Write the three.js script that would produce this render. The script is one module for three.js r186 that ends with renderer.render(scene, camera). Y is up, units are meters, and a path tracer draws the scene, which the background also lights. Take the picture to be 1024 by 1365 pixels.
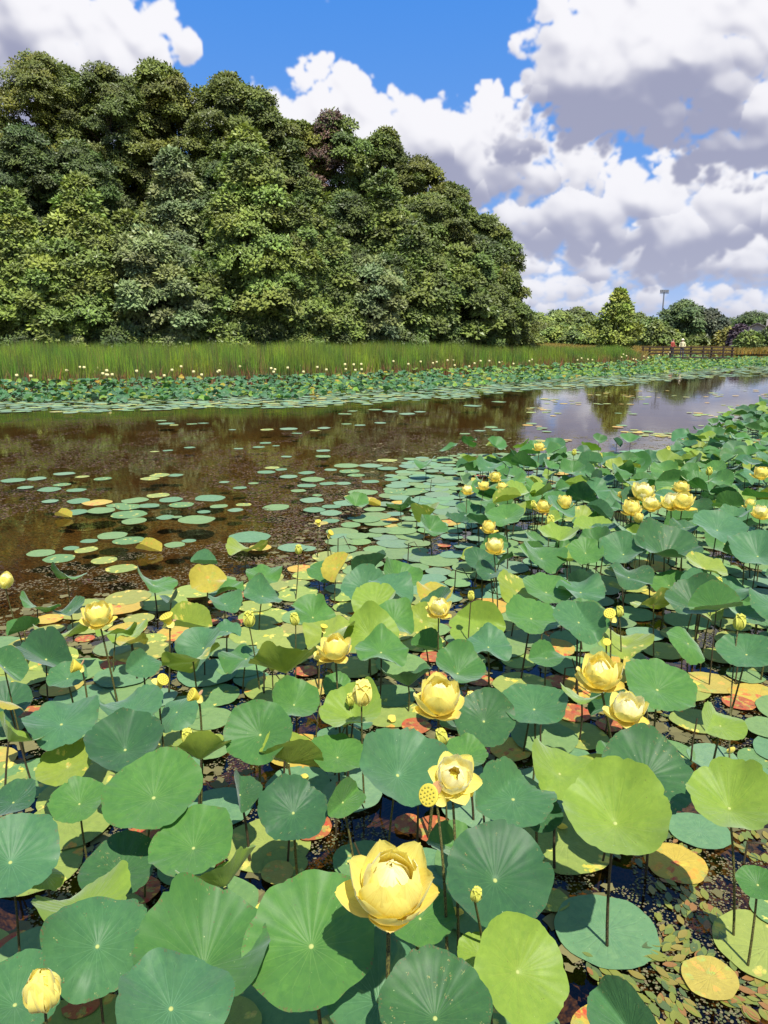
import * as THREE from 'three';
import { mergeGeometries } from 'three/addons/utils/BufferGeometryUtils.js';
import { ImprovedNoise } from 'three/addons/math/ImprovedNoise.js';
import { MarchingCubes } from 'three/addons/objects/MarchingCubes.js';

// ---------------------------------------------------------------- camera, sky, sun, exposure
const EYE = 2.0, FOCAL = 986, PITCH = 13.16 * Math.PI / 180;        // photo pixels are 1024 x 1365
const scene = new THREE.Scene();
const camera = new THREE.PerspectiveCamera(2 * Math.atan(682.5 / FOCAL) * 180 / Math.PI, 768 / 1024, 0.05, 3000);
camera.position.set(0, EYE, 0);
camera.rotation.x = -PITCH;
const renderer = new THREE.WebGLRenderer();
renderer.toneMapping = THREE.LinearToneMapping;
renderer.toneMappingExposure = 1.4;
renderer.shadowMap.enabled = true;
const SUN = new THREE.Vector3(0.17, 0.87, 0.46).normalize();
const sun = new THREE.DirectionalLight(new THREE.Color(1, 0.955, 0.86), 5);
sun.position.copy(SUN).multiplyScalar(120);
sun.castShadow = true;
Object.assign(sun.shadow.camera, { left: -80, right: 80, top: 80, bottom: -80, near: 1, far: 300 });
scene.add(sun, sun.target);

// ---------------------------------------------------------------- helpers
const R = (s) => () => { s = (s + 0x6d2b79f5) | 0; let t = Math.imul(s ^ (s >>> 15), 1 | s); t = (t + Math.imul(t ^ (t >>> 7), 61 | t)) ^ t; return ((t ^ (t >>> 14)) >>> 0) / 4294967296; };
const rng = R(20240731), rr = (a, b, r = rng) => a + (b - a) * r(), pick = (a, r = rng) => a[Math.floor(r() * a.length)];
const PN = new ImprovedNoise(), n3 = (x, y, z) => PN.noise(x, y, z);
const clamp = (x, a = 0, b = 1) => Math.min(b, Math.max(a, x)), mix = (a, b, t) => a + (b - a) * t;
const sstep = (a, b, x) => { const t = clamp((x - a) / (b - a)); return t * t * (3 - 2 * t); };
const V = (x, y, z) => new THREE.Vector3(x, y, z), D2R = Math.PI / 180, UPV = V(0, 1, 0);
const rgb = (r, g, b) => new THREE.Color().setRGB(r, g, b);
const cosP = Math.cos(PITCH), sinP = Math.sin(PITCH);
function rayOf(u, v) {                                             // direction through a photo pixel
  const x = (u - 512) / FOCAL, y = (682.5 - v) / FOCAL;
  return V(x, y * cosP - sinP, -cosP - y * sinP);
}
function P(u, v, h = 0) { const d = rayOf(u, v), t = (h - EYE) / d.y; return V(d.x * t, h, d.z * t); }   // the point at height h
function atDepth(u, v, z) { const d = rayOf(u, v), t = -z / d.z; return V(d.x * t, EYE + d.y * t, -z); }  // the point z metres ahead
function pix(x, y, z) { const dy = y - EYE, c = -z * cosP - dy * sinP; return [512 + FOCAL * x / c, 682.5 - FOCAL * (dy * cosP - z * sinP) / c, c]; }
const depthOf = (p) => pix(p.x, p.y, p.z)[2];
function inside(poly, u, v) {
  let c = false;
  for (let i = 0, j = poly.length - 1; i < poly.length; j = i++) {
    const [xi, yi] = poly[i], [xj, yj] = poly[j];
    if ((yi > v) !== (yj > v) && u < ((xj - xi) * (v - yi)) / (yj - yi) + xi) c = !c;
  }
  return c;
}
const taken = {};
const numbered = (n) => { const k = taken[n] = (taken[n] ?? -1) + 1; return k ? n + '_' + String(k).padStart(3, '0') : n; };
function mesh(name, geo, mat, parent) { const m = new THREE.Mesh(geo, mat); m.name = name; m.castShadow = m.receiveShadow = true; parent.add(m); return m; }
function tag(o, label, category, group, kind) {
  if (label) o.userData.label = label;
  if (category) o.userData.category = category;
  if (group) o.userData.group = group;
  if (kind) o.userData.kind = kind;
  return o;
}
function thing(name, label, category, pos, group) { const g = new THREE.Group(); g.name = numbered(name); if (pos) g.position.copy(pos); scene.add(g); return tag(g, label, category, group); }
function instanced(name, geo, mat, list, parent = scene) {          // list of [Matrix4, Color?]
  const m = new THREE.InstancedMesh(geo, mat, list.length);
  list.forEach(([x, c], i) => { m.setMatrixAt(i, x); if (c) m.setColorAt(i, c); });
  m.name = name; m.castShadow = m.receiveShadow = true; m.frustumCulled = false; m.userData.kind = 'stuff';
  parent.add(m);
  return m;
}
const placed = (p, q, s) => new THREE.Matrix4().compose(p, q, typeof s === 'number' ? V(s, s, s) : s);
function tilted(tilt, dir, spin) {                                  // dir 0: faces the viewer, 90: right, 180: away, 270: left
  const a = dir * D2R, ax = V(Math.cos(a), 0, -Math.sin(a));
  return new THREE.Quaternion().setFromAxisAngle(ax, tilt * D2R).multiply(new THREE.Quaternion().setFromAxisAngle(UPV, spin));
}
function geom(pos, idx, uv, col) {
  const g = new THREE.BufferGeometry();
  g.setAttribute('position', new THREE.Float32BufferAttribute(pos, 3));
  if (uv) g.setAttribute('uv', new THREE.Float32BufferAttribute(uv, 2));
  if (col) g.setAttribute('color', new THREE.Float32BufferAttribute(col, 3));
  g.setIndex(idx);
  g.computeVertexNormals();
  return g;
}
function tube(pts, radii, seg = 6) {                                // a tapered tube through points
  const pos = [], idx = [], n = pts.length;
  let side = V(1, 0, 0);
  for (let i = 0; i < n; i++) {
    const t = pts[Math.min(n - 1, i + 1)].clone().sub(pts[Math.max(0, i - 1)]).normalize();
    side = side.clone().addScaledVector(t, -side.dot(t)); if (side.lengthSq() < 1e-6) side = V(0, 0, 1); side.normalize();
    const b = t.clone().cross(side);
    for (let k = 0; k < seg; k++) {
      const a = (k / seg) * 2 * Math.PI, c = Math.cos(a) * radii[i], s = Math.sin(a) * radii[i];
      pos.push(pts[i].x + side.x * c + b.x * s, pts[i].y + side.y * c + b.y * s, pts[i].z + side.z * c + b.z * s);
    }
  }
  for (let i = 0; i < n - 1; i++) for (let k = 0; k < seg; k++) {
    const a = i * seg + k, b = i * seg + (k + 1) % seg;
    idx.push(a, b, a + seg, b, b + seg, a + seg);
  }
  const top = pos.length / 3; pos.push(pts[n - 1].x, pts[n - 1].y, pts[n - 1].z);
  for (let k = 0; k < seg; k++) idx.push((n - 1) * seg + k, (n - 1) * seg + (k + 1) % seg, top);
  return geom(pos, idx);
}
function box(w, h, d, x = 0, y = 0, z = 0) { const g = new THREE.BoxGeometry(w, h, d); g.translate(x, y, z); return g; }

// ---------------------------------------------------------------- the sky: air and heaped summer clouds all round
{
  const W = 4096, H = 2048, HH = H / 2, PD = W / 360, r = R(77);
  const N = W * HH, LAYERS = [[], [], []];
  const azel = (u, v) => { const d = rayOf(u, v).normalize(); return [Math.atan2(d.z, d.x) / D2R, Math.asin(d.y) / D2R]; };
  // a cloud: centre az/el in degrees, half width, height above a flattish base
  function cloud(layer, az, el, w, h, n, lump = 1) { LAYERS[layer].push({ az, el, w, h, n, lump }); }
  const photo = (layer, u, v, w, h, n, lump) => { const [a, e] = azel(u, v); cloud(layer, a, e, w * 0.053, h * 0.053, n, lump); };  // u, v: middle of the base
  // clouds in view: base middle, half width, height
  photo(2, 60, 165, 175, 175, 30); photo(2, 150, 120, 85, 110, 14);
  photo(1, 470, 255, 150, 138, 26); photo(1, 610, 275, 130, 138, 24); photo(1, 375, 215, 60, 92, 10); photo(1, 700, 285, 110, 115, 16); photo(1, 560, 330, 150, 60, 10, .6);
  photo(2, 850, 215, 165, 215, 34); photo(2, 960, 190, 140, 205, 26); photo(2, 770, 195, 80, 110, 12); photo(2, 1100, 225, 140, 190, 22);
  photo(1, 860, 315, 200, 95, 30, .7); photo(1, 1020, 345, 170, 125, 30, .7); photo(1, 735, 345, 90, 85, 16, .7); photo(1, 870, 262, 140, 60, 14, .7);
  photo(0, 800, 372, 150, 75, 22, .6); photo(0, 980, 380, 150, 80, 22, .6); photo(0, 710, 410, 120, 60, 16, .6); photo(0, 880, 428, 190, 55, 24, .5); photo(0, 1070, 430, 150, 55, 16, .5); photo(0, 620, 425, 150, 60, 16, .5);
  photo(1, 445, 2, 14, 8, 2, .4);
  // the same weather round the rest of the horizon
  for (let az = -180; az < 180; az += 8.5) {
    const off = Math.abs(((az + 90 + 540) % 360) - 180);
    if (off < 34) continue;
    cloud(2, az + rr(-4, 4, r), rr(11, 16, r), rr(6, 10, r), rr(7, 11, r), 24);
    if (r() < 0.75) cloud(1, az + rr(-4, 4, r), rr(7, 11, r), rr(6, 11, r), rr(3, 7, r), 16, .8);
    cloud(0, az + rr(-4, 4, r), rr(2, 4.5, r), rr(6, 9, r), rr(2.2, 4, r), 18, .6);
  }
  for (let k = 0; k < 26; k++) cloud(2, rr(-180, 180, r), rr(27, 62, r), rr(6, 12, r), rr(6, 10, r), 24);
  const height = new Float32Array(N), own = new Int16Array(N), out = new Float32Array(W * H * 4), dirs = (row, col) => { const el = ((row + 0.5) / HH) * 90 * D2R, az = ((col + 0.5) / W - 0.5) * 2 * Math.PI; return [Math.cos(az) * Math.cos(el), Math.sin(el), Math.sin(az) * Math.cos(el)]; };
  for (let row = 0; row < HH; row++) {                              // clear air
    const e = ((row + 0.5) / HH) * 90, t = Math.pow(clamp(e / 26), 0.6), k = Math.exp(-e / 4.2);
    const c = [mix(0.34, 0.07, t) + 0.42 * k, mix(0.62, 0.33, t) + 0.26 * k, mix(1.08, 1.0, t) + 0.04 * k];
    for (let col = 0; col < W; col++) { const i = ((row + HH) * W + col) * 4; out[i] = c[0]; out[i + 1] = c[1]; out[i + 2] = c[2]; out[i + 3] = 1; }
  }
  for (let i = 0; i < HH * W; i++) { out[i * 4] = 0.32; out[i * 4 + 1] = 0.36; out[i * 4 + 2] = 0.36; out[i * 4 + 3] = 1; }
  for (const clouds of LAYERS) {
    height.fill(-1e3); own.fill(-1);
    clouds.forEach((c, id) => {
      const sq = Math.max(0.25, Math.cos(c.el * D2R));
      const puff = (a, e, rad) => {                                 // rad in degrees
        const cx = (a / 360 + 0.5) * W, cy = (e / 90) * HH, ry = rad * PD, rx = ry / sq, reach = 1.5;
        for (let y = Math.max(0, Math.floor(cy - ry * reach)); y < Math.min(HH, cy + ry * reach); y++) for (let x = Math.floor(cx - rx * reach); x < cx + rx * reach; x++) {
          const dx = (x - cx) / rx, dy = (y - cy) / ry, v = ry * 0.8 * (1 - dx * dx - dy * dy), i = y * W + ((x % W) + W) % W;
          if (v > height[i]) { height[i] = v; own[i] = id; }
        }
      };
      for (let k = 0; k < c.n; k++) {
        const t = r() * 2 - 1, dome = Math.sqrt(1 - t * t * 0.92), rad = Math.min(c.h * 0.5, c.w * 0.38) * rr(0.55, 1, r) * (0.45 + 0.55 * dome);
        const a = c.az + t * c.w / sq, e = c.el + rad * 0.35 + Math.pow(r(), 0.8) * Math.max(0, c.h * dome - rad * 1.35);
        puff(a, e, rad);
        for (let j = 0; j < 9; j++) {
          const th = rr(-0.5, Math.PI + 0.5, r), r2 = rad * rr(0.25, 0.5, r), a2 = a + Math.cos(th) * rad * 0.85 / sq, e2 = e + Math.sin(th) * rad * 0.85;
          puff(a2, e2, r2);
          for (let q = 0; q < 5; q++) { const t3 = th + rr(-1.3, 1.3, r), r3 = r2 * rr(0.25, 0.5, r); if (r3 * PD > 1.5) puff(a2 + Math.cos(t3) * r2 * 0.9 / sq, e2 + Math.sin(t3) * r2 * 0.9, r3); }
        }
      }
    });
    const dens = new Float32Array(N).fill(-1e3);
    for (let row = 0; row < HH; row++) for (let col = 0; col < W; col++) {
      const i = row * W + col; if (height[i] < -45) continue;
      const [x, y, z] = dirs(row, col), c = clouds[own[i]], amp = clamp(c.h / 8, 0.3, 1), fq = c.h > 4.5 ? 1 : 1.6;
      let s = 0, f = 20 * fq, a = 15;
      for (let o = 0; o < 6; o++) { const q = n3(x * f + 5.3 * o, y * f * (fq > 1 ? 1.9 : 1.1), z * f); s += a * (o < 3 ? Math.abs(q) * 2.4 - 0.45 : q * 1.3); f *= 2.07; a *= 0.52; }
      dens[i] = height[i] + s * amp;
    }
    // smoothed copies: the large forms decide where light and shade lie, the small ones only ripple it
    const blur = (src, rad) => {
      const tmp = new Float32Array(N), dst = new Float32Array(N), k = 1 / (2 * rad + 1);
      for (let row = 0; row < HH; row++) { let s = 0; const o = row * W; for (let c = -rad; c <= rad; c++) s += src[o + (c + W) % W]; for (let c = 0; c < W; c++) { tmp[o + c] = s * k; s += src[o + (c + rad + 1) % W] - src[o + (c - rad + W) % W]; } }
      for (let c = 0; c < W; c++) { let s = 0; const at = (q) => tmp[clamp(q, 0, HH - 1) * W + c]; for (let q = -rad; q <= rad; q++) s += at(q); for (let q = 0; q < HH; q++) { dst[q * W + c] = s * k; s += at(q + rad + 1) - at(q - rad); } }
      return dst;
    };
    const cut = new Float32Array(N); for (let i = 0; i < N; i++) cut[i] = clamp(dens[i], -4, 90);
    const b1 = blur(cut, 3), b2 = blur(b1, 9), b3 = blur(b2, 22);
    for (let row = 1; row < HH - 1; row++) for (let col = 0; col < W; col++) {
      const i = row * W + col, d = dens[i]; if (d < 0) continue;
      const c = clouds[own[i]], at = (f, dx, dy) => f[clamp(row + dy, 0, HH - 1) * W + (col + dx + W) % W];
      const grad = (f, s) => [(at(f, s, 0) - at(f, -s, 0)) / (2 * s), (at(f, 0, s) - at(f, 0, -s)) / (2 * s)];
      const [ax, ay] = grad(b1, 2), [bx, by] = grad(b2, 6), [cx, cy] = grad(b3, 14);
      const nx = -(ax * 0.30 + bx * 0.6 + cx * 0.9), ny = -(ay * 0.30 + by * 0.6 + cy * 0.9), len = Math.hypot(nx, ny, 0.9), lam = (0.34 * nx + 0.70 * ny + 0.62 * 0.9) / len;
      const e = (row / HH) * 90, [x, y, z] = dirs(row, col), wob = n3(x * 7, y * 15, z * 7) * 0.6 + n3(x * 20, y * 34, z * 20) * 0.3;
      let over = 0; for (const s of [20, 45, 75]) over += clamp(at(b2, Math.round(s * 0.3), s) / 30);
      const t = clamp((e - c.el) / c.h + wob * 0.22);
      let lit = clamp(0.36 + 0.52 * lam + 0.30 * sstep(0, 0.75, t) - 0.15 * over - 0.22 * sstep(0.45, 0.05, t) * clamp(c.h / 8) + wob * 0.10 + n3(x * 60, y * 80, z * 60) * 0.06 + n3(x * 130, y * 150, z * 130) * 0.03);
      lit = sstep(0.02, 1.02, lit);
      const edge = sstep(0, 5 + 9 * (1 - t), d), far = clamp(Math.exp(-e / 6));
      const j = ((row + HH) * W + col) * 4, cl = [mix(0.42, 1.16, lit), mix(0.44, 1.15, lit), mix(0.62, 1.20, lit)];
      for (let k = 0; k < 3; k++) out[j + k] = mix(out[j + k], mix(cl[k], [0.84, 0.89, 1.06][k], far * 0.45), edge);
    }
  }
  for (let i = 0; i < out.length; i += 4) for (let k = 0; k < 3; k++) out[i + k] *= 0.585;
  const sky = new THREE.DataTexture(out, W, H, THREE.RGBAFormat, THREE.FloatType);
  sky.mapping = THREE.EquirectangularReflectionMapping; sky.magFilter = THREE.LinearFilter; sky.needsUpdate = true;
  scene.background = sky; scene.environment = sky;
}

// ---------------------------------------------------------------- procedural colour maps
function canvasTex(w, h, draw, color = true) {
  const c = document.createElement('canvas'); c.width = w; c.height = h;
  draw(c.getContext('2d'), w, h);
  const t = new THREE.CanvasTexture(c);
  t.wrapS = t.wrapT = THREE.RepeatWrapping; t.magFilter = THREE.LinearFilter;
  if (color) t.colorSpace = THREE.SRGBColorSpace;
  return t;
}
function dataTex(n, f, color = true) {                               // f(x, y) -> [r, g, b] in 0..1, tiling
  const d = new Uint8Array(n * n * 4);
  for (let y = 0; y < n; y++) for (let x = 0; x < n; x++) { const c = f(x / n, y / n), i = (y * n + x) * 4; d[i] = clamp(c[0]) * 255; d[i + 1] = clamp(c[1]) * 255; d[i + 2] = clamp(c[2]) * 255; d[i + 3] = 255; }
  const t = new THREE.DataTexture(d, n, n);
  t.wrapS = t.wrapT = THREE.RepeatWrapping; t.magFilter = THREE.LinearFilter; t.needsUpdate = true;
  if (color) t.colorSpace = THREE.SRGBColorSpace;
  return t;
}
const tileN = (u, v, f, o) => { const a = u * 2 * Math.PI, b = v * 2 * Math.PI, k = f / 6.28318; return n3(Math.cos(a) * k + o, Math.sin(a) * k + Math.cos(b) * k * 1.37 + 9.1, Math.sin(b) * k + o * 0.7); };

// ---------------------------------------------------------------- pond, banks, field
// the foot of the reeds on the far bank, as photo pixels at water level
const FAR_BANK = [[-900, 530], [-300, 524], [0, 520], [400, 510], [560, 501], [700, 494], [860, 486], [880, 479], [960, 475], [1024, 474], [1250, 473], [1700, 474]].map(([u, v]) => P(u, v));
function bankZ(x) {                                                  // z of the far bank at x
  for (let i = 0; i < FAR_BANK.length - 1; i++) { const a = FAR_BANK[i], b = FAR_BANK[i + 1]; if (x >= a.x && x <= b.x) return mix(a.z, b.z, (x - a.x) / (b.x - a.x)); }
  return x < FAR_BANK[0].x ? FAR_BANK[0].z : FAR_BANK.at(-1).z;
}
const landHeight = (x, z) => {
  const d = bankZ(x) - z, near = sstep(-0.9, 0.9, z) * 0.75, bed = -0.16 - 0.20 * sstep(0.1, -0.5, n3(x * 0.11, 3, z * 0.11)) + 0.05 * n3(x * 0.9, 1, z * 0.9);
  return mix(bed, 0.22 + 0.10 * n3(x * 0.05, 7, z * 0.05) + 0.85 * sstep(8, 62, d), sstep(-0.5, 4.5, d)) + near;
};
{
  const xs = [], zs = [];
  for (let x = -1200; x < -60; x += 60) xs.push(x); for (let x = -60; x < -18; x += 1.5) xs.push(x); for (let x = -18; x < 24; x += 0.35) xs.push(x); for (let x = 24; x < 75; x += 1.5) xs.push(x); for (let x = 75; x <= 1200; x += 60) xs.push(x);
  for (let z = 60; z > 3; z -= 8) zs.push(z); for (let z = 3; z > -26; z -= 0.3) zs.push(z); for (let z = -26; z > -90; z -= 1.2) zs.push(z); for (let z = -90; z >= -1600; z -= 50) zs.push(z);
  const pos = [], col = [], uv = [], idx = [];
  for (const z of zs) for (const x of xs) {
    const y = landHeight(x, z), f = n3(x * 0.6, 2, z * 0.6), g = n3(x * 0.21, 5, z * 0.21) + 0.4 * n3(x * 1.7, 8, z * 1.7);
    pos.push(x, y, z); uv.push(x / 1.3, z / 1.3);
    const mud = [0.12, 0.068, 0.026], alga = [0.22, 0.165, 0.06], grass = [0.15, 0.15, 0.045];
    const a = sstep(0.05, 0.5, g + 0.1), w = sstep(-0.02, 0.15, y);
    for (let k = 0; k < 3; k++) col.push(mix(mix(mud[k], alga[k], a * 0.8), grass[k] * (1 + 0.4 * f), w));
  }
  const nx = xs.length;
  for (let j = 0; j < zs.length - 1; j++) for (let i = 0; i < nx - 1; i++) { const a = j * nx + i; idx.push(a, a + 1, a + nx, a + 1, a + nx + 1, a + nx); }
  const grain = dataTex(512, (u, v) => { const s = 0.72 + 0.5 * tileN(u, v, 70, 3) + 0.55 * tileN(u, v, 160, 1) + 0.3 * tileN(u, v, 30, 8); return [s, s * 0.97, s * 0.92]; });
  const ground = mesh('ground', geom(pos, idx, uv, col), new THREE.MeshStandardMaterial({ vertexColors: true, map: grain, roughness: 1 }), scene);
  tag(ground, null, null, null, 'structure');
}
const rippleTex = dataTex(512, (u, v) => { const s = 0.5 + 0.35 * tileN(u, v, 9, 2) + 0.22 * tileN(u, v, 22, 5) + 0.1 * tileN(u, v, 60, 4); return [s, s, s]; }, false);
{
  const pos = [], uv = [], idx = [], S = [];
  for (let x = -160; x <= 200; x += 20) S.push(x);
  const Z = [4, -10, -30, -60, -100, -140];
  for (const z of Z) for (const x of S) { pos.push(x, 0, z); uv.push(x / 2.2, z / 2.2); }
  for (let j = 0; j < Z.length - 1; j++) for (let i = 0; i < S.length - 1; i++) { const a = j * S.length + i; idx.push(a, a + 1, a + S.length, a + 1, a + S.length + 1, a + S.length); }
  const water = mesh('water', geom(pos, idx, uv), new THREE.MeshPhysicalMaterial({ color: rgb(0.72, 0.60, 0.38), transmission: 1, thickness: 0, roughness: 0.02, ior: 1.33, bumpMap: rippleTex, bumpScale: 0.0008 }), scene);
  tag(water, null, null, null, 'structure');
}

// ---------------------------------------------------------------- trees
const TREE_LEAF = new THREE.MeshPhysicalMaterial({ color: rgb(1, 1, 1), roughness: 1, transmission: 0.24, thickness: 0, side: THREE.DoubleSide, clearcoat: 0.45, clearcoatRoughness: 0.38 });
const barkTex = dataTex(256, (u, v) => { const s = 0.62 + 0.6 * tileN(u * 1, v, 40, 1) + 0.3 * tileN(u, v, 90, 6); return [s, s * 0.95, s * 0.88]; });
const BARK = new THREE.MeshStandardMaterial({ color: rgb(0.16, 0.12, 0.09), map: barkTex, roughness: 1 });
const PALE_BARK = new THREE.MeshStandardMaterial({ color: rgb(0.42, 0.34, 0.27), map: barkTex, roughness: 1 });
function sprigGeo(seed, n, len, spread) {                            // a spray of folded leaves on a twig, about 2 * spread across
  const r = R(seed), pos = [], idx = [];
  for (let k = 0; k < n; k++) {
    const a = (k / n) * 6.283 * 1.6 + rr(-0.4, 0.4, r), d = spread * Math.sqrt(r()) * 0.8, L = len * rr(0.75, 1.25, r), w = L * rr(0.3, 0.42, r), lift = rr(-0.55, 0.5, r);
    const c = V(Math.cos(a) * d, rr(-0.35, 0.35, r) * spread, Math.sin(a) * d), b = a + rr(-0.7, 0.7, r), dir = V(Math.cos(b) * Math.cos(lift), Math.sin(lift), Math.sin(b) * Math.cos(lift)), sd = V(-Math.sin(b), rr(-0.5, 0.5, r), Math.cos(b)).normalize();
    const nrm = dir.clone().cross(sd), i = pos.length / 3, put = (l, s, u) => { const q = c.clone().addScaledVector(dir, l).addScaledVector(sd, s).addScaledVector(nrm, u); pos.push(q.x, q.y, q.z); };
    put(0, 0, 0); put(L * 0.45, w, w * 0.3); put(L, 0, -L * 0.12); put(L * 0.45, -w, w * 0.3);
    idx.push(i, i + 1, i + 2, i, i + 2, i + 3);
  }
  const g = geom(pos, idx); g.deleteAttribute('normal');
  return g;
}
const SPRIG = { broad: sprigGeo(3, 10, 0.20, 0.26), fine: sprigGeo(8, 12, 0.15, 0.22), far: sprigGeo(12, 9, 0.42, 0.5) };
function tree(name, label, category, group, o) {
  // o: base (Vector3), h, r (crown radius), from (share of height where the crown starts), shape 'dome' | 'cone' | 'round', color [r,g,b], sprig, blobs, per, seed
  const r = R(o.seed), g = thing(name, label, category, o.base, group), tr = o.trunk ?? Math.max(0.07, o.h * 0.016);
  const lean = V(rr(-0.03, 0.03, r) * o.h, 0, rr(-0.03, 0.03, r) * o.h), along = (t) => V(lean.x * t * t + 0.12 * Math.sin(t * 5 + o.seed), t * o.h * 0.93, lean.z * t * t + 0.1 * Math.cos(t * 4 + o.seed));
  const tp = [], rad = []; for (let i = 0; i <= 8; i++) { const t = i / 8; tp.push(along(t).setY(t * o.h * 0.93 - (i ? 0 : 0.2))); rad.push(tr * (i ? 1 - 0.88 * t : 1.45)); }
  mesh('trunk', tube(tp, rad, 8), o.bark ?? BARK, g);
  const env = (t) => o.shape === 'cone' ? Math.pow(1 - t, 0.75) * Math.min(1, 0.45 + 3.2 * t) : o.shape === 'round' ? Math.sqrt(Math.max(0, 1 - (2 * t - 0.95) ** 2)) : Math.pow(Math.max(0, 1 - t ** 2.6), 0.55) * Math.min(1, 0.5 + 1.4 * t);
  const limbs = [], blobs = [], nb = o.blobs;
  for (let k = 0; k < nb; k++) {
    const t = o.shape === 'cone' ? Math.pow((k + r()) / nb, 1.15) : (k + r()) / nb, a = k * 2.39996 + rr(-0.5, 0.5, r), e = env(t) * o.r * (k % 4 === 3 ? rr(0.25, 0.6, r) : rr(0.66, 1.12, r));
    const y = o.h * (o.from + (1 - o.from) * t * 0.96), c = along(y / o.h / 0.93); c.x += Math.cos(a) * e; c.z += Math.sin(a) * e; c.y = y;
    const s = o.r * (o.lump ?? 0.30) * rr(0.55, 1.4, r) * (o.shape === 'cone' ? 0.55 + 0.6 * env(t) : 1);
    blobs.push([c, s]);
    if (k % (o.skip ?? 2) === 0) { const st = along(clamp((y - e * rr(0.5, 0.9, r)) / o.h / 0.93, 0.12, 0.97)), m = st.clone().lerp(c, 0.5); m.y += e * 0.12; const w = tr * 0.36 * (1 - 0.6 * t) + 0.012; limbs.push(tube([st, m, c], [w, w * 0.6, w * 0.22], 5)); }
  }
  tag(mesh('branchwork', mergeGeometries(limbs), o.bark ?? BARK, g), null, null, null, 'stuff');
  const list = [], q = new THREE.Quaternion(), q2 = new THREE.Quaternion();
  for (const [c, s] of blobs) {
    const tone = rr(0.72, 1.28, r), warm = rr(-0.12, 0.16, r), flat = rr(0.42, 0.66, r);
    for (let k = 0; k < o.per; k++) {
      const y = rr(-0.4, 1, r), a = r() * 6.283, w = Math.sqrt(1 - y * y), d = s * (0.62 + 0.46 * Math.pow(r(), 0.7)), dir = V(Math.cos(a) * w, y, Math.sin(a) * w);
      const p = c.clone().add(V(dir.x * d, dir.y * d * flat, dir.z * d));
      if (p.y < 0.15) continue;
      q.setFromUnitVectors(UPV, dir.multiplyScalar(0.65).add(V(rr(-0.35, 0.35, r), 0.5, rr(-0.35, 0.35, r))).normalize()).multiply(q2.setFromAxisAngle(UPV, r() * 6.283));
      const dead = o.dead && c.y > o.h * 0.62 && c.x < 0.3 && c.z > -1 && r() < 0.75, v = tone * rr(0.72, 1.28, r);
      list.push([placed(p, q, rr(0.7, 1.3, r) * (o.leaf ?? 1)), dead ? rgb(0.16 * v, 0.085 * v, 0.05 * v) : rgb(o.color[0] * v * (1 + warm), o.color[1] * v, o.color[2] * v * (1 - warm))]);
    }
  }
  instanced('crown', o.sprig ?? SPRIG.broad, TREE_LEAF, list, g);
  return g;
}
const onLand = (x, z) => V(x, landHeight(x, z), z);
// [u of trunk, v of top, distance, crown half width in px, kind]
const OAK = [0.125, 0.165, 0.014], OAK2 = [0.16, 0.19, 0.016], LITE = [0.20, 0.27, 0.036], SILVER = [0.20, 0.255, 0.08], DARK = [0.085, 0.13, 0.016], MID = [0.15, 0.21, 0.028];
// [u of trunk, v of top, metres behind the reeds' foot, crown half width in px, kind]
const WOOD = [
  // back row of tall oaks
  [-75, 70, 19, 95, 'oak', OAK], [38, 66, 19, 74, 'oak', OAK2, 'highest oak of the wood, its yellowish crown above the others'], [140, 82, 18, 66, 'oak', OAK], [222, 82, 20, 62, 'oak', OAK2], [300, 88, 19, 68, 'oak', OAK], [352, 118, 18, 50, 'oak', OAK], [394, 158, 20, 36, 'oak', OAK2], [182, 96, 21, 46, 'oak', OAK], [88, 84, 21, 44, 'oak', OAK],
  [445, 148, 19, 56, 'red', MID], [505, 168, 19, 44, 'oak', OAK], [560, 206, 17, 46, 'oak', OAK2], [606, 244, 15, 36, 'oak', OAK], [650, 288, 13, 44, 'oak', OAK],
  // middle row
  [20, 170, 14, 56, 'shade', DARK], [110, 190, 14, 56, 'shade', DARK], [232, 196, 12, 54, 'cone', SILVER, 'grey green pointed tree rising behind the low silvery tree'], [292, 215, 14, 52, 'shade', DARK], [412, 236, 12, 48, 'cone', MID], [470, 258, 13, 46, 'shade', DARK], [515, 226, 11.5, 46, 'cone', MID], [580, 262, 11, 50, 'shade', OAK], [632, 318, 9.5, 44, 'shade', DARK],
  // front row of younger trees
  [12, 252, 9, 54, 'cone', LITE], [-70, 240, 9, 60, 'cone', LITE], [98, 230, 9, 58, 'cone', LITE], [168, 280, 10, 42, 'cone', MID], [204, 304, 8, 54, 'round', SILVER, 'low rounded silvery green tree before the grey green pointed tree'], [330, 166, 9, 76, 'cone', LITE, 'tallest and broadest of the bright pointed trees before the oaks'], [390, 268, 8.5, 44, 'cone', MID], [440, 318, 8.5, 44, 'cone', MID], [490, 345, 8, 42, 'round', SILVER, 'low rounded silvery green tree beside the pale bare trunk'], [545, 286, 9, 54, 'cone', MID], [606, 328, 8.5, 52, 'round', MID], [658, 350, 7.5, 44, 'oak', OAK, 'oak at the open end of the wood reaching out over the reeds'], [268, 340, 8, 42, 'round', MID], [56, 330, 8, 46, 'round', LITE],
];
const WOODLABEL = { oak: ['oak_tree', 'tall oak whose heaped crown stands against the sky behind the reeds', 'tree', 'oaks against the sky'], shade: ['shaded_oak', 'dark oak half hidden among the other trees of the wood', 'tree', 'shaded oaks inside the wood'], cone: ['young_tree', 'pointed lighter green young tree at the edge of the wood behind the reeds', 'tree', 'young pointed trees of the wood'], round: ['round_tree', 'low rounded pale green tree at the edge of the wood', 'tree', 'low round trees of the wood'], red: ['dying_tree', 'tall tree with a patch of rust brown dead leaves near its top', 'tree', null] };
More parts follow.
